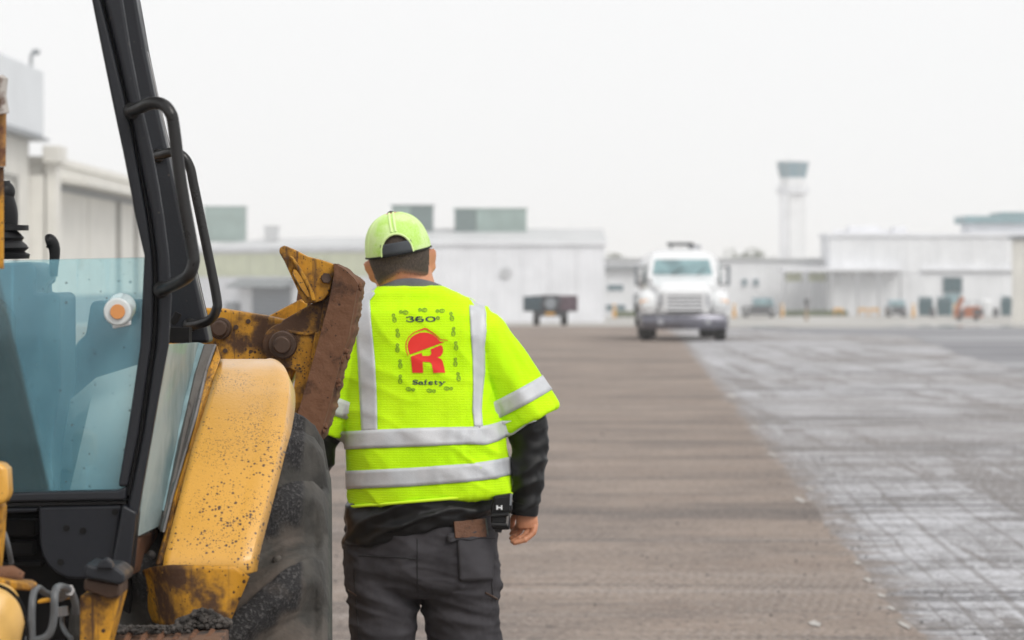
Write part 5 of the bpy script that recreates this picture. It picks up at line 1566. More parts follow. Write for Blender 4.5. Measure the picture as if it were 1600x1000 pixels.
# --- body: head, neck, trunk, arms, legs fused to one skin
HC = P(624, 401, MY + .02)
HR = Matrix.Rotation(R(-10.5), 4, 'Y') @ Matrix.Rotation(R(4), 4, 'X')
HM = Matrix.Translation(HC) @ HR
def hl_(x, y, z): return HM @ Vector((x, y, z))
HR3 = HR.to_3x3()
bm = B()
add_ball(bm, hl_(0, .005, .012), .082, .100, .112, HR3, 32, 20)          # skull
add_ball(bm, hl_(0, -.02, -.035), .076, .075, .075, HR3, 24, 16)         # nape
add_ball(bm, hl_(0, .035, -.055), .066, .070, .070, HR3, 24, 16)         # jaw
add_ball(bm, hl_(0, .108, -.02), .012, .018, .022, HR3)                  # nose
add_ball(bm, hl_(0, .095, -.10), .03, .02, .02, HR3)                     # chin
add_ball(bm, hl_(0, .094, .028), .05, .018, .012, HR3)                   # brow
for s in (-1, 1):                                                        # ears stand off the head
    e = HR3 @ Matrix.Rotation(R(s * 24), 3, 'Y') @ Matrix.Rotation(R(-s * 38), 3, 'Z')
    add_ball(bm, hl_(s * .0835, .004, -.024), .0085, .021, .033, e, 16, 12)
    add_ball(bm, hl_(s * .084, .008, -.046), .008, .012, .014, e, 12, 8)
add_tube(bm, [pm(620, 400, .03), pm(630, 430, .02), pm(636, 455, .01), pm(640, 480, .0)], [.072, .077, .080, .09], 28)
add_loft(bm, [sring(600, 690, 462, .07), sring(580, 720, 480, .08), sring(566, 745, 510, .105), sring(560, 755, 580, .115), sring(560, 768, 680, .13), sring(560, 762, 780, .125), sring(556, 762, 860, .12), sring(560, 760, 915, .11)])
add_tube(bm, [pm(745, 520), pm(790, 590), pm(826, 690), pm(826, 745, -.01), pm(820, 795, -.02)], [.040, .05, .042, .036, .026], 18)
add_tube(bm, [pm(568, 520), pm(530, 590), pm(502, 690, .0), pm(485, 745, .03), pm(468, 795, .06)], [.040, .05, .042, .036, .026], 18)
LEG_L = [(598, 900, 0), (596, 1000, -.01), (598, 1100, -.03), (598, 1220, -.10), (597, 1345, -.17)]
LEG_R = [(722, 900, 0), (727, 1000, .03), (733, 1100, .07), (731, 1220, .08), (728, 1345, .08)]
for L_ in (LEG_L, LEG_R): add_tube(bm, [pm(*q) for q in L_], [.09, .078, .058, .05, .038], 20)
body = remeshed(bm, 'person', .0055, 5)
def hand(joint, mirror, hm):
    bm = B(); fx = (lambda x: x) if not mirror else (lambda x: 2 * joint[0] - x)
    q = lambda x, y, d: pm(fx(x) + joint[1], y + joint[2], d + joint[3])
    def pr(L, Rr, y, ry): 
        return [q((L + Rr) / 2 + (Rr - L) / 2 * math.cos(2 * math.pi * i / 20), y, -.02 + ry * math.sin(2 * math.pi * i / 20)) for i in range(20)]
    add_loft(bm, [pr(807, 834, 786, .017), pr(807, 836, 798, .017), pr(806, 840, 808, .0175), pr(806, 841, 818, .016), pr(808, 840, 826, .013)])
    for pts, r in (([(836, 820, -.020), (833, 832, -.036), (820, 843, -.046), (804, 848, -.046)], .0088),
                   ([(827, 822, -.020), (822, 834, -.024), (812, 841.5, -.027), (801, 846, -.026)], .0085),
                   ([(818, 821, -.018), (812, 830, -.006), (805, 837, -.003), (799, 841, -.002)], .0082),
                   ([(811, 818, -.014), (806, 826, .012), (802, 831, .016), (799, 834, .018)], .0075),
                   ([(811, 802, -.010), (803, 808, .008), (800, 817, .024), (801, 826, .034)], .0090)):
        path = catmull([q(*p) for p in pts], 5)
        add_tube(bm, path, [r * (1.04 - .22 * i / (len(path) - 1)) for i in range(len(path))], 12)
        add_ball(bm, path[-1], r * .82, seg=12, rings=8)
        for k_ in (5, 10): add_ball(bm, path[k_], r * 1.06, seg=12, rings=8)
    return remeshed(bm, 'hand', .0019, 3)
bmb = B(); bmb.from_mesh(body)
for hd in (hand((820, 0, 0, 0), False, None), hand((820, -352, 0, .08), True, None)):
    bmb.from_mesh(hd); bpy.data.meshes.remove(hd)
bmb.to_mesh(body); bmb.free(); body.materials.append(M_skin); body.shade_smooth()
man = bpy.data.objects.new('person', body); COL.objects.link(man)
tag(man, 'worker in lime safety vest and backwards lime cap walking away', 'person')
def child(name, me, m, parent=None):
    me.materials.append(m); o = bpy.data.objects.new(name, me); COL.objects.link(o); o.parent = parent or man; return o
def kid(name, bm, m, parent=None, **k): return obj(name, bm, m, parent or man, world=False, **k)
for s in (-1, 1):
    bm = B(); add_ball(bm, hl_(s * .032, .094, .012), .012, seg=12, rings=8); kid('eye', bm, M_clear)

# --- hair
bm = B(); fa = bm.verts.layers.float.new('fade')
rows = []
for i in range(26):
    z = -.078 + .182 * i / 25
    row = []
    for j in range(49):
        a = R(180 + -8 + 196 * j / 48)
        sk = math.sqrt(max(0, 1 - ((z - .012) / .112) ** 2)); k1 = .082 * sk * 1.022, .100 * sk * 1.022
        zz = (z + .035) / .075
        sk2 = math.sqrt(max(0, 1 - zz * zz)); k2 = .076 * sk2 * 1.022
        c, s = math.cos(a), math.sin(a)
        x, y = k1[0] * c, .005 + k1[1] * s
        if k2 * 1.0 > 0:
            x2, y2 = k2 * c, -.02 + k2 * .99 * s
            if abs(y2) > abs(y) and s < -.3: y = y2
            if abs(x2) > abs(x): x = x2
        v = bm.verts.new(hl_(x * 1.006, y - .0015, z))
        side = abs(c)
        v[fa] = max(0, min(1, (-.012 - .030 * side - z) / .034))
        row.append(v)
    rows.append(row)
for A_, C_ in zip(rows, rows[1:]):
    for j in range(48): bm.faces.new((A_[j], A_[j + 1], C_[j + 1], C_[j]))
bmesh.ops.recalc_face_normals(bm, faces=bm.faces)
hair = kid('hair', bm, M_hair, ang=180)

# --- cap, worn backwards
ZR = .012
def capP(a, t, k_=1.0):
    """a: azimuth (0 = +x), t: 0 at the rim .. 1 at the crown"""
    e = t * math.pi / 2
    cr, sr = math.cos(e) ** .82, math.sin(e) ** .92
    return hl_(.0905 * k_ * cr * math.cos(a), .002 + .108 * k_ * cr * math.sin(a), ZR + .109 * k_ * sr)
bm = B(); N1, N2 = 144, 48
V_ = [[bm.verts.new(capP(2 * math.pi * i / N1, j / N2 * .985)) for i in range(N1)] for j in range(N2 + 1)]
def open_(a, t):
    e = t * math.pi / 2
    x = .0905 * math.cos(e) ** .82 * math.cos(a); z = .109 * math.sin(e) ** .92
    return math.sin(a) < 0 and (x / .0430) ** 2 + (z / .0555) ** 2.2 < 1
for j in range(N2):
    for i in range(N1):
        if open_(2 * math.pi * (i + .5) / N1, (j + .5) / N2 * .985): continue
        l = (i + 1) % N1
        bm.faces.new((V_[j][i], V_[j][l], V_[j + 1][l], V_[j + 1][i]))
bm.faces.new(V_[-1])
bmesh.ops.delete(bm, geom=[v for v in bm.verts if not v.link_faces], context='VERTS')
cap = kid('cap', bm, M_cap, ang=180)
so = cap.modifiers.new('thickness', 'SOLIDIFY'); so.thickness = .002; so.offset = -1
bm = B(); pts = []
for i in range(33):                           # arch binding
    x = -.0430 + .086 * i / 32; zz = .0555 * max(0, 1 - (abs(x) / .0430) ** 2) ** (1 / 2.2)
    t = math.asin(min(1, (zz / .109) ** (1 / .92))) * 2 / math.pi
    cr = math.cos(t * math.pi / 2) ** .82
    a = -math.acos(max(-1, min(1, x / (.0905 * cr))))
    pts.append(capP(a, t, 1.004))
add_tube(bm, pts, .0030, 8); kid('cap_binding', bm, M_caplime, cap)
bm = B()
add_tube(bm, [capP(R(a), -.001 if False else 0, 1.0) for a in range(-178, 182, 4)], .0026, 6); kid('cap_rim', bm, M_capedge, cap)
bm = B(); rows = []
for i in range(25):                           # snap strap across the opening
    a = R(-90 + (-28 + 56 * i / 24))
    rows.append([bm.verts.new(capP(a, t, 1.0 - .012)) for t in (.005, .05, .10, .15, .175)])
for A_, C_ in zip(rows, rows[1:]):
    for j in range(4): bm.faces.new((A_[j], A_[j + 1], C_[j + 1], C_[j]))
strap = kid('strap', bm, M_capdark, cap); so = strap.modifiers.new('thickness', 'SOLIDIFY'); so.thickness = .003
bm = B()
for i in range(7): p = capP(R(-90 - 20 + 6.6 * i), .085, .999); add_ball(bm, p, .0018, seg=8, rings=6)
tag(kid('snap_hole', bm, M_capedge, cap), kind='stuff')
bm = B()
for d in (-.0055, .0055): add_tube(bm, [capP(R(-90) + math.asin(max(-1, min(1, d / max(.006, .0905 * math.cos(t * math.pi / 2) ** .82)))), t, 1.003) for t in [.36 + .58 * i / 12 for i in range(13)]], .0035, 8)
kid('cap_seam', bm, M_caplime, cap)
for a0 in (-150, -30, 30, 90, 150):
    bm = B(); add_tube(bm, [capP(R(a0), t, 1.001) for t in [.01 + .95 * i / 14 for i in range(15)]], .0013, 6); kid('cap_seam', bm, M_caplime, cap)
bm = B(); add_ball(bm, capP(0, .985) - Vector((.006, 0, 0)), .009, .009, .005, HR3); kid('cap_button', bm, M_capedge, cap)
bm = B(); rows = []
for i in range(17):                           # brim, on the far side
    a = R(35 + 110 * i / 16)
    r0 = capP(a, .01); ext = .07 * math.sin(math.pi * i / 16) ** .6
    o_ = (HR3 @ Vector((math.cos(a) * .35, 1, -.12))).normalized()
    rows.append([bm.verts.new(r0 + o_ * ext * f - Vector((0, 0, .010 * (abs(i - 8) / 8) ** 2 * f))) for f in (0, .5, 1)])
for A_, C_ in zip(rows, rows[1:]):
    for j in range(2): bm.faces.new((A_[j], A_[j + 1], C_[j + 1], C_[j]))
br_ = kid('brim', bm, M_lime, cap); so = br_.modifiers.new('thickness', 'SOLIDIFY'); so.thickness = .004

# --- vest
VEST = [(449, 592, 691, .090, 0), (454, 581, 706, .098, 0), (460, 568, 722, .104, 0), (468, 557, 742, .105, 0), (490, 545, 762, .128, 0), (520, 539, 770, .140, 0), (560, 538, 771, .146, .01), (600, 539, 771, .150, .02),
        (640, 539, 779, .160, .03), (680, 540, 788, .170, .05), (720, 541, 794, .176, .06), (760, 542, 799, .178, .075), (783.5, 543, 801, .176, .082)]
bm = B()
add_loft(bm, [sring(L, Rr, y, ry, tl, .80) for y, L, Rr, ry, tl in VEST])
def limb(bm, pts, r, n=26): add_tube(bm, [pm(*p) for p in pts], [a / PXM for a, b in r], n, ry=[b for a, b in r])
SL_R = [(735, 492, 0), (757, 520, 0), (782, 567, 0), (806, 612, 0), (830, 657, 0)]
limb(bm, SL_R, [(26, .075), (36, .088), (43, .092), (45, .090), (49.5, .092)])
SL_L = [(575, 492, 0), (556, 520, 0), (535, 570, 0), (516, 620, 0), (496, 672, 0)]
limb(bm, SL_L, [(26, .075), (36, .088), (41, .090), (41, .088), (43, .090)])
vest = remeshed(bm, 'vest', .0060, 7)
SDIR = (pm(830, 657) - pm(757, 520)).normalized()
A0 = pm(757, 520)
def vest_fold(p):
    t = (p - A0).dot(SDIR)
    lat = (p.x - A0.x) - SDIR.x * t
    onsl = sstep(-.02, .05, p.x - pm(768, 0).x)
    h = 0
    b = 1 - onsl
    low = sstep(1.32, 1.20, p.z) if False else 0
    h += b * (.0095 * fold(p, 9, 4, 2.4, 3) + .0032 * fold(p, 24, 8, 7, 11) + .0035 * fold(p, 5, 4, 14, 41))
    # drag lines from the right armpit and slack above the tapes
    arm = math.exp(-((p.x - pm(755, 0).x) / .07) ** 2)
    h += b * arm * .009 * ridge(p, 26, 5, 5, 21) * .6
    h += b * .004 * math.exp(-((p.z - pm(0, 655).z) / .05) ** 2) * fold(p, 18, 6, 9, 31)
    side = math.exp(-((p.x - pm(765, 0).x) / .075) ** 2) * math.exp(-((p.z - pm(0, 712).z) / .075) ** 2)
    dg = Vector((p.x * .8 - p.z * .6, p.y, p.z * .8 + p.x * .6))
    h += b * (.012 * side * max(0, ridge(dg, 6, 4, 30, 51)) ** 2 + .0035 * max(0, ridge(dg, 5, 4, 11, 61)) ** 3)
    q = Vector((lat * 20, p.y * 14, t * 4.5))
    h += onsl * (.0105 * noise.noise(q) + .0042 * noise.noise(q * 2.3))
    h += .0006 * fold(p, 70, 70, 70, 5)
    return h
displace(vest, vest_fold)
vest_o = child('vest', vest, M_vest)
bmv = B(); bmv.from_mesh(vest); VB = BVHTree.FromBMesh(bmv); bmv.free()
EYE = Vector((0, 0, CH))
def drape_pt(px, py, off, tree=None):
    d = (P(px, py, 1) - EYE).normalized()
    hit, n, _, _ = (tree or VB).ray_cast(EYE, d)
    if hit is None: return None
    if n.dot(d) > 0: n = -n
    return hit + n * off
def grid_mesh(name, rows, m, parent, thick=.0018):
    bm = B()
    V_ = [[bm.verts.new(p) for p in r] for r in rows]
    for A_, C_ in zip(V_, V_[1:]):
        for j in range(len(A_) - 1): bm.faces.new((A_[j], A_[j + 1], C_[j + 1], C_[j]))
    bmesh.ops.recalc_face_normals(bm, faces=bm.faces)
    o = kid(name, bm, m, parent, ang=70)
    s_ = o.modifiers.new('thickness', 'SOLIDIFY'); s_.thickness = thick; s_.offset = 0
    return o
# tapes round the trunk
def trunk_tape(top, bot):
    cols = []
    for i in range(161):
        a = 2 * math.pi * i / 160
        d = Vector((math.cos(a), math.sin(a), 0))
        col = []
        for f in (0, .2, .4, .6, .8, 1):
            Yh, px = MY, 665 + 128 * math.cos(a)
            for _ in range(3):
                py = lerp_table(top, px) * (1 - f) + lerp_table(bot, px) * f
                z = CH - (py - HY) / F * min(Yh, MY)
                o_ = Vector((pm(665, 0).x, MY, z))
                hit, n, _, _ = VB.ray_cast(o_, d)
                if hit is None: hit, n = o_ + d * .2, d
                Yh = hit.y; px = CX + hit.x / hit.y * F
            if n.dot(d) < 0: n = -n
            col.append(hit + n * .0026)
        cols.append(col)
    return grid_mesh('reflective_tape', cols, M_tape, vest_o)
trunk_tape([(540, 674), (600, 671), (680, 668), (745, 667), (768, 663), (788, 656)], [(540, 702), (640, 698), (735, 694), (760, 695), (775, 690), (790, 682)])
trunk_tape([(540, 736), (640, 731), (740, 724), (770, 719), (799, 713)], [(540, 764), (640, 760), (740, 752), (770, 748), (801, 741)])
# tapes over the shoulders
def shoulder_tape(lt, rt, y0, y1, zf):
    rows = []
    ys = [y0 + (y1 - y0) * i / 46 for i in range(47)]
    for y in ys:
        l, r = lerp_table(lt, y), lerp_table(rt, y)
        row = [drape_pt(l + (r - l) * j / 6, y, .0022) for j in range(7)]
        if any(p is None for p in row): continue
        rows.append(row)
    topr = rows[-1]
    mid = []
    for p in topr:
        hit, n, _, _ = VB.ray_cast(Vector((p.x, p.y + .045, 2.5)), Vector((0, 0, -1)))
        mid.append((hit if hit else p) + Vector((0, 0, .0022)))
    rows.append(mid)
    for i in range(16):
        z = mid[3].z - .02 - zf * i / 15
        row = []
        for p in topr:
            hit, n, _, _ = VB.ray_cast(Vector((p.x, MY + 1.5, z)), Vector((0, -1, 0)))
            if hit: row.append(hit + Vector((0, .0022, 0)))
        if len(row) == 7: rows.append(row)
    return grid_mesh('reflective_tape', rows, M_tape, vest_o)
shoulder_tape([(455, 722), (465, 727), (480, 733), (520, 735), (560, 738), (610, 739), (640, 738), (668, 741)], [(455, 748), (470, 755), (490, 759), (520, 760), (545, 757), (580, 757), (620, 753), (640, 752), (668, 754)], 668, 458, .36)
shoulder_tape([(455, 566), (470, 560), (500, 556), (560, 560), (620, 563), (674, 566)], [(455, 590), (470, 578), (500, 580), (560, 586), (620, 589), (674, 590)], 674, 460, .36)
# tapes round the sleeves
def sleeve_tape(c0, c1, t0, t1, side):
    ax = (c1 - c0).normalized(); u = Vector((0, 1, 0)); v = ax.cross(u).normalized()
    cols = []
    for i in range(81):
        a = 2 * math.pi * i / 80; d = u * math.cos(a) + v * math.sin(a)
        col = []
        for f in (0, .25, .5, .75, 1):
            o_ = c0 + ax * (t0 + (t1 - t0) * f)
            hit, n, _, _ = VB.ray_cast(o_, d)
            if hit is None: hit = o_ + d * .08
            if (hit - o_).length > .105: hit = o_ + d * .105
            col.append(hit + d * .0026)
        cols.append(col)
    return grid_mesh('reflective_tape', cols, M_tape, vest_o)
sleeve_tape(pm(*SL_R[1]), pm(*SL_R[4]), .176, .222, 1)
sleeve_tape(pm(*SL_L[1]), pm(*SL_L[4]), .178, .226, -1)
# bindings at neck and hems
bm = B(); pts = [p for p in sring(590, 693, 450.0, .092, 0, .85)]; add_tube(bm, pts + [pts[0]], .0045, 8, caps=False); kid('neck_binding', bm, M_lime, vest_o)
bm = B(); pts = []
for i in range(97):
    a = 2 * math.pi * i / 96; y, L, Rr, ry, tl = VEST[-1]
    pts.append(None)
hem = sring(543.5, 800.5, 781.5, .176, .082, .80, 96)
add_tube(bm, hem + [hem[0]], .0042, 8, caps=False); kid('hem_binding', bm, M_lime, vest_o)
# --- printing on the back
def drape(name, polys, m, off=.0016, cuts=2, parent=None):
    bm = B()
    for i, poly in enumerate(polys):
        b2 = B(); b2.faces.new([b2.verts.new((x, y, 0)) for x, y in poly])
        bmesh.ops.triangulate(b2, faces=b2.faces[:])
        for _ in range(cuts): bmesh.ops.subdivide_edges(b2, edges=[e for e in b2.edges if e.calc_length() > 2.2], cuts=1, use_grid_fill=True)
        bmesh.ops.triangulate(b2, faces=b2.faces[:])
        mp = {}
        for v in b2.verts:
            mp[v] = bm.verts.new(drape_pt(v.co.x, v.co.y, off + i * .00006))
        for f in b2.faces:
            try: bm.faces.new([mp[v] for v in f.verts])
            except ValueError: pass
        b2.free()
    return kid(name, bm, m, parent or vest_o, ang=180)
def stroke(pts, w):
    """polyline to one polygon of width w (a number or one per point)"""
    ws = w if isinstance(w, (list, tuple)) else [w] * len(pts)
    l, r = [], []
    for i, (x, y) in enumerate(pts):
        a = pts[max(0, i - 1)]; b = pts[min(len(pts) - 1, i + 1)]
        dx, dy = b[0] - a[0], b[1] - a[1]; n = math.hypot(dx, dy) or 1
        l.append((x - dy / n * ws[i] / 2, y + dx / n * ws[i] / 2)); r.append((x + dy / n * ws[i] / 2, y - dx / n * ws[i] / 2))
    return l + r[::-1]
def el(cx, cy, rx, ry, a0, a1, n=14): return [(cx + rx * math.cos(R(a0 + (a1 - a0) * i / n)), cy + ry * math.sin(R(a0 + (a1 - a0) * i / n))) for i in range(n + 1)]
def zz(pts): return [(600 + x / 6.25, 470 + y / 6.25) for x, y in pts]
dome = [(252, 526), (240, 490), (232, 440), (240, 400), (262, 362), (300, 332), (345, 313), (390, 308), (435, 313), (480, 330), (515, 356), (540, 385), (548, 396), (592, 401)]
R_ = [(262, 545), (367, 507), (375, 538), (440, 537), (456, 527), (462, 503), (456, 473), (558, 430), (572, 452), (577, 480), (570, 515), (553, 540), (520, 555), (550, 563), (570, 585), (582, 630), (597, 703), (482, 703), (468, 630), (460, 610), (446, 600), (378, 597), (383, 703), (278, 703)]
ring_ = [(238, 535), (222, 500), (213, 450), (220, 400), (242, 355), (285, 315), (340, 291), (372, 283), (392, 273), (418, 276), (438, 290), (490, 322), (525, 350), (552, 378), (622, 386)]
drape('emblem', [zz(dome), zz(R_), zz(stroke(ring_, [6, 8, 8, 8, 8, 8, 10, 15, 16, 16, 12, 9, 8, 8, 5]))], M_red)
def glyphs(word, x0, x1, y0, y1):
    G = []
    def put(strokes, a, b, c=y0, d=y1):
        for pts, w in strokes: G.append(zz(stroke([(a + (b - a) * x, c + (d - c) * y) for x, y in pts], w)))
    if word == '360':
        put([([(.02, .06), (.02, .30)], 9), ([(.05, .2), (.3, .03), (.62, .04), (.85, .22), (.72, .40), (.40, .47)], [6, 9, 12, 20, 12, 6]),
             ([(.40, .47), (.78, .52), (.93, .72), (.70, .95), (.35, .98), (.05, .82)], [6, 12, 20, 11, 9, 8]), ([(.04, .66), (.05, .92)], 12)], 220, 296)
        put([(el(.5, .5, .42, .42, -50, -310, 16), [8, 8, 9, 12, 16, 19, 21, 21, 20, 18, 15, 11, 9, 8, 8, 8, 8]), (el(.52, .70, .34, .24, 180, 540, 18), [8, 8, 8, 8, 8, 8, 10, 15, 19, 19, 19, 15, 10, 8, 8, 8, 8, 8, 8])], 308, 392)
        put([(el(.5, .5, .40, .42, 0, 360, 24), [21, 20, 17, 12, 9, 8, 8, 8, 9, 12, 17, 20, 21, 20, 17, 12, 9, 8, 8, 8, 9, 12, 17, 20, 21])], 404, 506)
        put([(el(.5, .5, .5, .5, 0, 360, 16), 7)], 514, 540, 155, 182)
    else:
        put([([(.9, .28), (.7, .06), (.3, .06), (.1, .25), (.35, .46), (.68, .54), (.9, .74), (.68, .95), (.3, .95), (.08, .74)], [6, 8, 9, 14, 17, 17, 14, 9, 8, 6]), ([(.08, .68), (.08, 1.0)], 8), ([(.92, .0), (.92, .3)], 7)], 278, 332)
        put([(el(.45, .72, .33, .22, 0, 360, 14), [14, 10, 8, 8, 10, 14, 15, 15, 14, 10, 8, 8, 10, 14, 14]), ([(.15, .48), (.45, .38), (.78, .5), (.80, .96), (1.02, .96)], [8, 8, 12, 14, 7])], 334, 386)
        put([([(.75, .06), (.5, .02), (.38, .2), (.38, .96)], [8, 9, 13, 14]), ([(.08, .40), (.75, .40)], 7), ([(.1, .97), (.72, .97)], 7)], 388, 432)
        put([([(.1, .66), (.88, .66), (.8, .46), (.5, .36), (.18, .48), (.08, .68), (.22, .9), (.55, .98), (.92, .86)], [6, 7, 10, 8, 13, 15, 12, 8, 6])], 434, 484)
        put([([(.42, .12), (.42, .84), (.6, .97), (.92, .86)], [13, 14, 9, 6]), ([(.1, .40), (.86, .40)], 7)], 486, 528)
        put([([(.18, .42), (.55, .94)], 14), ([(.88, .42), (.52, 1.0), (.30, 1.22), (.08, 1.2)], [7, 7, 8, 10]), ([(.0, .40), (.42, .40)], 7), ([(.68, .40), (1.05, .40)], 7)], 532, 596)
    return G
drape('lettering', glyphs('360', 0, 0, 154, 206), M_print, cuts=1)
drape('lettering', glyphs('safety', 0, 0, 772, 818), M_print, cuts=1)
for x, y, an in ((195, 112, 8), (380, 90, 5), (550, 100, 0), (660, 155, 80), (678, 303, 95), (703, 440, 85), (697, 600, 92), (727, 742, 84), (100, 170, 80), (135, 317, 85), (133, 462, 92), (160, 617, 88), (160, 767, 92), (257, 865, 190), (460, 880, 188), (627, 857, 184)):
    ca, sa = math.cos(R(an)), math.sin(R(an))
    def loc(pts): return zz([(x + px * ca - py * sa, y + px * sa + py * ca) for px, py in pts])
    polys = [loc(stroke(el(16, 0, 24, 17, 0, 360, 18), 6)), loc(stroke(el(-29, 2, 14, 13, 0, 360, 14), 6)), loc(stroke([(4, -10), (8, 10)], 5)), loc(stroke([(18, -13), (22, 13)], 5)), loc(stroke([(-32, -8), (-28, 10)], 5))]
    drape('shoe_print', polys, M_greenprint, cuts=0)

# --- jacket: trunk under the vest, hem bunched below it, two sleeves
bm = B()
add_loft(bm, [sring(596, 690, 450, .055), sring(578, 728, 470, .085), sring(560, 755, 510, .11), sring(552, 765, 600, .13), sring(556, 782, 700, .15, .04), sring(552, 789, 760, .158, .1), sring(538, 782, 795, .168, .12),
              sring(535, 776, 818, .170, .15), sring(538, 771, 834, .160, .18), sring(560, 752, 840, .13, .2)])
limb(bm, [(765, 545, 0), (800, 600, 0), (824, 665, 0), (827, 700, -.005), (826, 740, -.015), (822, 775, -.02), (819, 800, -.02)], [(32, .06), (31, .056), (31, .054), (29, .05), (26, .045), (22.5, .038), (21, .034)])
limb(bm, [(550, 540, 0), (525, 600, 0), (502, 668, 0), (499, 705, .005), (488, 745, .03), (474, 790, .06)], [(32, .06), (31, .056), (29, .054), (29, .05), (24, .045), (21, .036)])
jack = remeshed(bm, 'jacket', .0055, 4)
def jack_fold(p):
    z1 = pm(0, 770).z
    low = 1 if p.z < z1 + .05 and abs(p.x - pm(655, 0).x) < .24 else 0
    d = Vector((p.x * .94 + p.z * .34, p.y, p.z * .94 - p.x * .34))
    under = sstep(z1 - .015, z1 - .05, p.z) if False else (0 if (p.z > z1 - .02 and abs(p.x - pm(668, 0).x) < .205) else 1)
    h = (.0085 * ridge(d, 8, 8, 22, 2) - .004) * under - (1 - under) * .004
    h += under * .0045 * fold(p, 28, 28, 40, 9)
    if low: h += .014 * max(0, ridge(d, 4, 5, 19, 17)) ** 1.6 - .006
    return h
displace(jack, jack_fold)
jack_o = child('jacket', jack, M_jack)
bm = B()
def collar_ring(hw, ytop, drop, ry):
    out = []
    for i in range(48):
        a = 2 * math.pi * i / 48; c, s_ = math.cos(a), math.sin(a)
        out.append(pm(641 + hw * c, ytop + drop * c * c + (6 if s_ > 0 else 0) * s_, .008 + ry * s_))
    return out
rows = [collar_ring(50, 456, 4, .090), collar_ring(51.5, 447, 6, .091), collar_ring(51, 439, 9, .088), collar_ring(48.5, 434.5, 11, .083), collar_ring(46.5, 438, 10, .079), collar_ring(46, 452, 4, .076)]
V_ = [[bm.verts.new(p) for p in r] for r in rows]
for A_, C_ in zip(V_, V_[1:]):
    for k_ in range(48): bm.faces.new((A_[k_], A_[(k_ + 1) % 48], C_[(k_ + 1) % 48], C_[k_]))
bmesh.ops.recalc_face_normals(bm, faces=bm.faces); kid('collar', bm, M_coll, jack_o)
for pts_, r_ in (([(821, 787, -.02), (819, 800, -.02), (818.5, 805, -.02)], 21.5), ([(477, 780, .055), (473, 795, .062), (472, 800, .062)], 21)):
    bm = B(); limb(bm, pts_, [(r_, .036), (r_ + .6, .036), (r_ - 1, .034)]); kid('cuff', bm, M_jack, jack_o)

# --- trousers
bm = B()
add_loft(bm, [sring(556, 772, 768, .120), sring(548, 774, 795, .138), sring(540, 774, 830, .148, 0, .82), sring(537, 779, 865, .155, 0, .82), sring(537, 782, 895, .150, 0, .84), sring(541, 782, 918, .135, 0, .86), sring(560, 760, 932, .10)])
limb(bm, [(600, 880, 0), (598, 925, 0), (598, 965, -.005), (599, 1010, -.01), (600, 1100, -.03), (598, 1220, -.10), (597, 1352, -.17)], [(56, .12), (57, .118), (52.5, .11), (49, .10), (44, .085), (42, .078), (44, .078)], 30)
limb(bm, [(720, 880, 0), (718, 925, .0), (722, 965, .015), (727, 1010, .03), (733, 1100, .07), (731, 1220, .08), (728, 1352, .08)], [(58, .12), (61, .118), (58.5, .112), (56.5, .104), (47, .088), (43, .078), (44, .078)], 30)
trou = remeshed(bm, 'trousers', .0055, 5)
def trou_fold(p):
    d = Vector((p.x, p.y, p.z + .25 * (p.x - pm(655, 0).x)))
    h = .0085 * max(0, ridge(d, 4, 4, 13, 4)) ** 1.5 - .004 + .0032 * fold(p, 14, 14, 26, 6)
    cr = math.exp(-((p.z - pm(0, 935).z) / .07) ** 2)
    h += cr * (.009 * ridge(d, 3.5, 5, 24, 8) - .003)
    h += .0028 * max(0, ridge(d, 9, 9, 34, 14)) ** 2 + .0016 * fold(p, 34, 34, 60, 23)
    return h + .0006 * fold(p, 80, 80, 80, 1)
displace(trou, trou_fold)
trou_o = child('trousers', trou, M_trou)
bmv = B(); bmv.from_mesh(trou); TB = BVHTree.FromBMesh(bmv); bmv.free()
def patch(name, quad, off, m, parent, n=14, thick=.003):
    """patch sewn on the trousers: corner points in order tl, tr, br, bl"""
    tl, tr, br, bl_ = quad
    rows = []
    for i in range(n + 1):
        f = i / n
        l = (tl[0] + (bl_[0] - tl[0]) * f, tl[1] + (bl_[1] - tl[1]) * f); r = (tr[0] + (br[0] - tr[0]) * f, tr[1] + (br[1] - tr[1]) * f)
        row = [drape_pt(l[0] + (r[0] - l[0]) * j / n, l[1] + (r[1] - l[1]) * j / n, off, TB) for j in range(n + 1)]
        if any(p is None for p in row): continue
        rows.append(row)
    return grid_mesh(name, rows, m, parent, thick)
patch('pocket', ((714, 836), (769, 832), (768, 905), (718, 907)), .0045, M_trou2, trou_o, thick=.006)
patch('pocket_hem', ((698, 834), (770, 827), (770, 842), (700, 846)), .009, M_trou2, trou_o, thick=.004)
bm = B(); add_tube(bm, [drape_pt(758 + i * 3.0, 926 + i * 1.6, .002, TB) or pm(758, 926, -.1) for i in range(7)], .0028, 8); kid('zipper', bm, M_pin, trou_o)
bm = B(); add_tube(bm, [drape_pt(545 + i * 2.5, 922 + i * 1.6, .002, TB) or pm(545, 922) for i in range(6)], .002, 8); kid('zipper', bm, M_pin, trou_o)
bm = B(); pts = [drape_pt(769 + .7 * math.sin(i), 845 + i * 6, .0015, TB) for i in range(16)]; pts = [p for p in pts if p]
if len(pts) > 3: add_tube(bm, pts, .0022, 6); kid('seam', bm, M_trou2, trou_o)
else: bm.free()
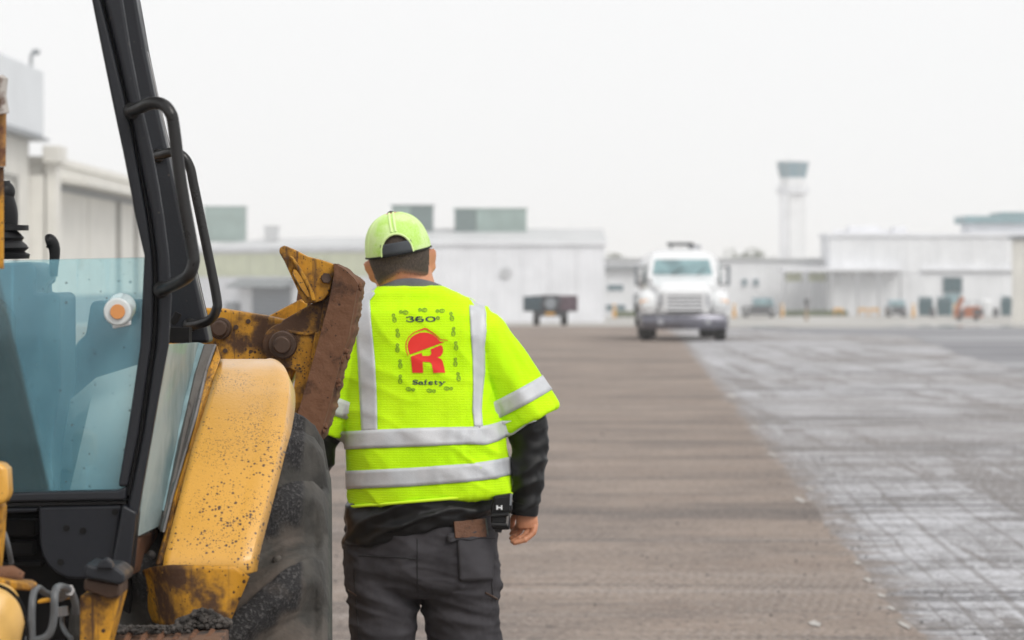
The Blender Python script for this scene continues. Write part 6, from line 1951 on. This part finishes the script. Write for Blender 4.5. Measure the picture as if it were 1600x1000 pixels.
for line in ([(652, 842 + i * 5.5) for i in range(16)], [(655 + 5 * math.sin(i * .3), 932 + i * 5) for i in range(1)] + [(552 + i * .6, 880 + i * 8) for i in range(16)], [(560 + i * 9, 868 + i * .5) for i in range(11)]):
    pts = [q for q in (drape_pt(x, y, .0008, TB) for x, y in line) if q and q.y < MY + .05]
    pts = [q for i, q in enumerate(pts) if i == 0 or (q - pts[i - 1]).length < .05]
    if len(pts) > 4:
        bm = B(); add_tube(bm, pts, .0014, 6); kid('seam', bm, M_jack, trou_o)
# --- boots
for (x, y, d), up in ((LEG_L[-1], .06), (LEG_R[-1], 0)):
    c = pm(x, 0, d); bm = B(); rings = []
    for yy, hw, z0, z1 in ((-.075, .028, 0, .10), (-.06, .040, 0, .14), (0, .044, 0, .15), (.06, .048, 0, .11), (.13, .052, 0, .075), (.19, .044, 0, .06), (.215, .02, .01, .04)):
        zs = .03 * 0
        rings.append([Vector((c.x + sx * hw, c.y + yy, z)) for sx, z in ((-1, z0), (1, z0), (1, z0 + .03), (.95, z0 + .035), (.7, z1), (-.7, z1), (-.95, z0 + .035), (-1, z0 + .03))])
    add_loft(bm, rings); add_tube(bm, [(c.x, c.y - .01, .08), (c.x, c.y - .01, .24)], .05, 16)
    kid('boot', bm, M_capedge, bevel=.008)

# --- wallet in the back pocket, holder clipped at the belt
wl = [drape_pt(*q, .010, TB) for q in ((707, 817), (752, 811), (755, 840), (709, 842))]
nrm = (wl[1] - wl[0]).cross(wl[3] - wl[0]).normalized()
if nrm.y > 0: nrm = -nrm
wt = thing('wallet', 'worn brown leather wallet poking out of the back pocket', 'wallet', sum(wl, Vector()) / 4)
M_leath = grimy('worn_leather', (.135, .055, .024), (.06, .032, .02), .55, worn=.5, wscale=45, bump=.5)
def slab(q, a, b): return add_prism(B(), [p + nrm * b for p in q], [p + nrm * a for p in q])
obj('cover', slab(wl, .000, .006), M_leath, wt, bevel=.0008)
obj('cover', slab([p + Vector((.006, 0, .001)) for p in wl], -.008, -.004), M_leath, wt, bevel=.0008)
obj('card', slab([p + Vector((.012, 0, .002)) for p in wl], -.0105, -.0085), simple('grey_green_lining', (.10, .115, .10), .8), wt, bevel=.0005)
BY = MY - .15
ph = thing('belt_holder', 'black belt holder with a white letter H at the right hip', 'tool holder', P(783, 800, BY))
def pp(name, pts, Y, t, m, parent=ph, bevel=.003): return obj(name, plate_bm(pts, Y, t), m, parent, bevel=bevel)
pp('body', [(771, 775), (800, 771), (801, 797), (797, 803), (797, 828), (770, 828), (767, 820), (767, 792)], BY, .032, M_plastic, bevel=.005)
pp('flap', [(773, 778), (796, 776), (797, 798), (772, 800)], BY - .004, .006, M_plastic, bevel=.002)
bm = B(); add_tube(bm, [P(768, 806, BY - .001), P(795, 804, BY - .001)], .006, 12); add_tube(bm, [P(768, 820, BY), P(793, 821, BY)], .008, 12); obj('roll', bm, M_jack, ph)
pp('clip', [(792, 803), (796, 802), (794, 822), (790, 822)], BY - .006, .006, M_steel, bevel=.001)
pp('loop', [(773, 827), (785, 828), (783, 833), (774, 831)], BY + .004, .008, M_plastic, bevel=.002)
pp('belt_clip', [(797, 772), (801, 772), (799, 790), (796, 790)], BY - .003, .02, M_grey, bevel=.001)
H = []
for poly in ([(775.5, 789.5), (778, 789.5), (778, 796.5), (775.5, 796.5)], [(782.5, 789.5), (785, 789.5), (785, 796.5), (782.5, 796.5)], [(778.02, 792), (782.48, 792), (782.48, 794.2), (778.02, 794.2)]):
    H.append(poly)
bm = B()
for poly in H: plate_bm(poly, BY - .0052, .001, bm=bm)
obj('lettering', bm, M_clear, ph)
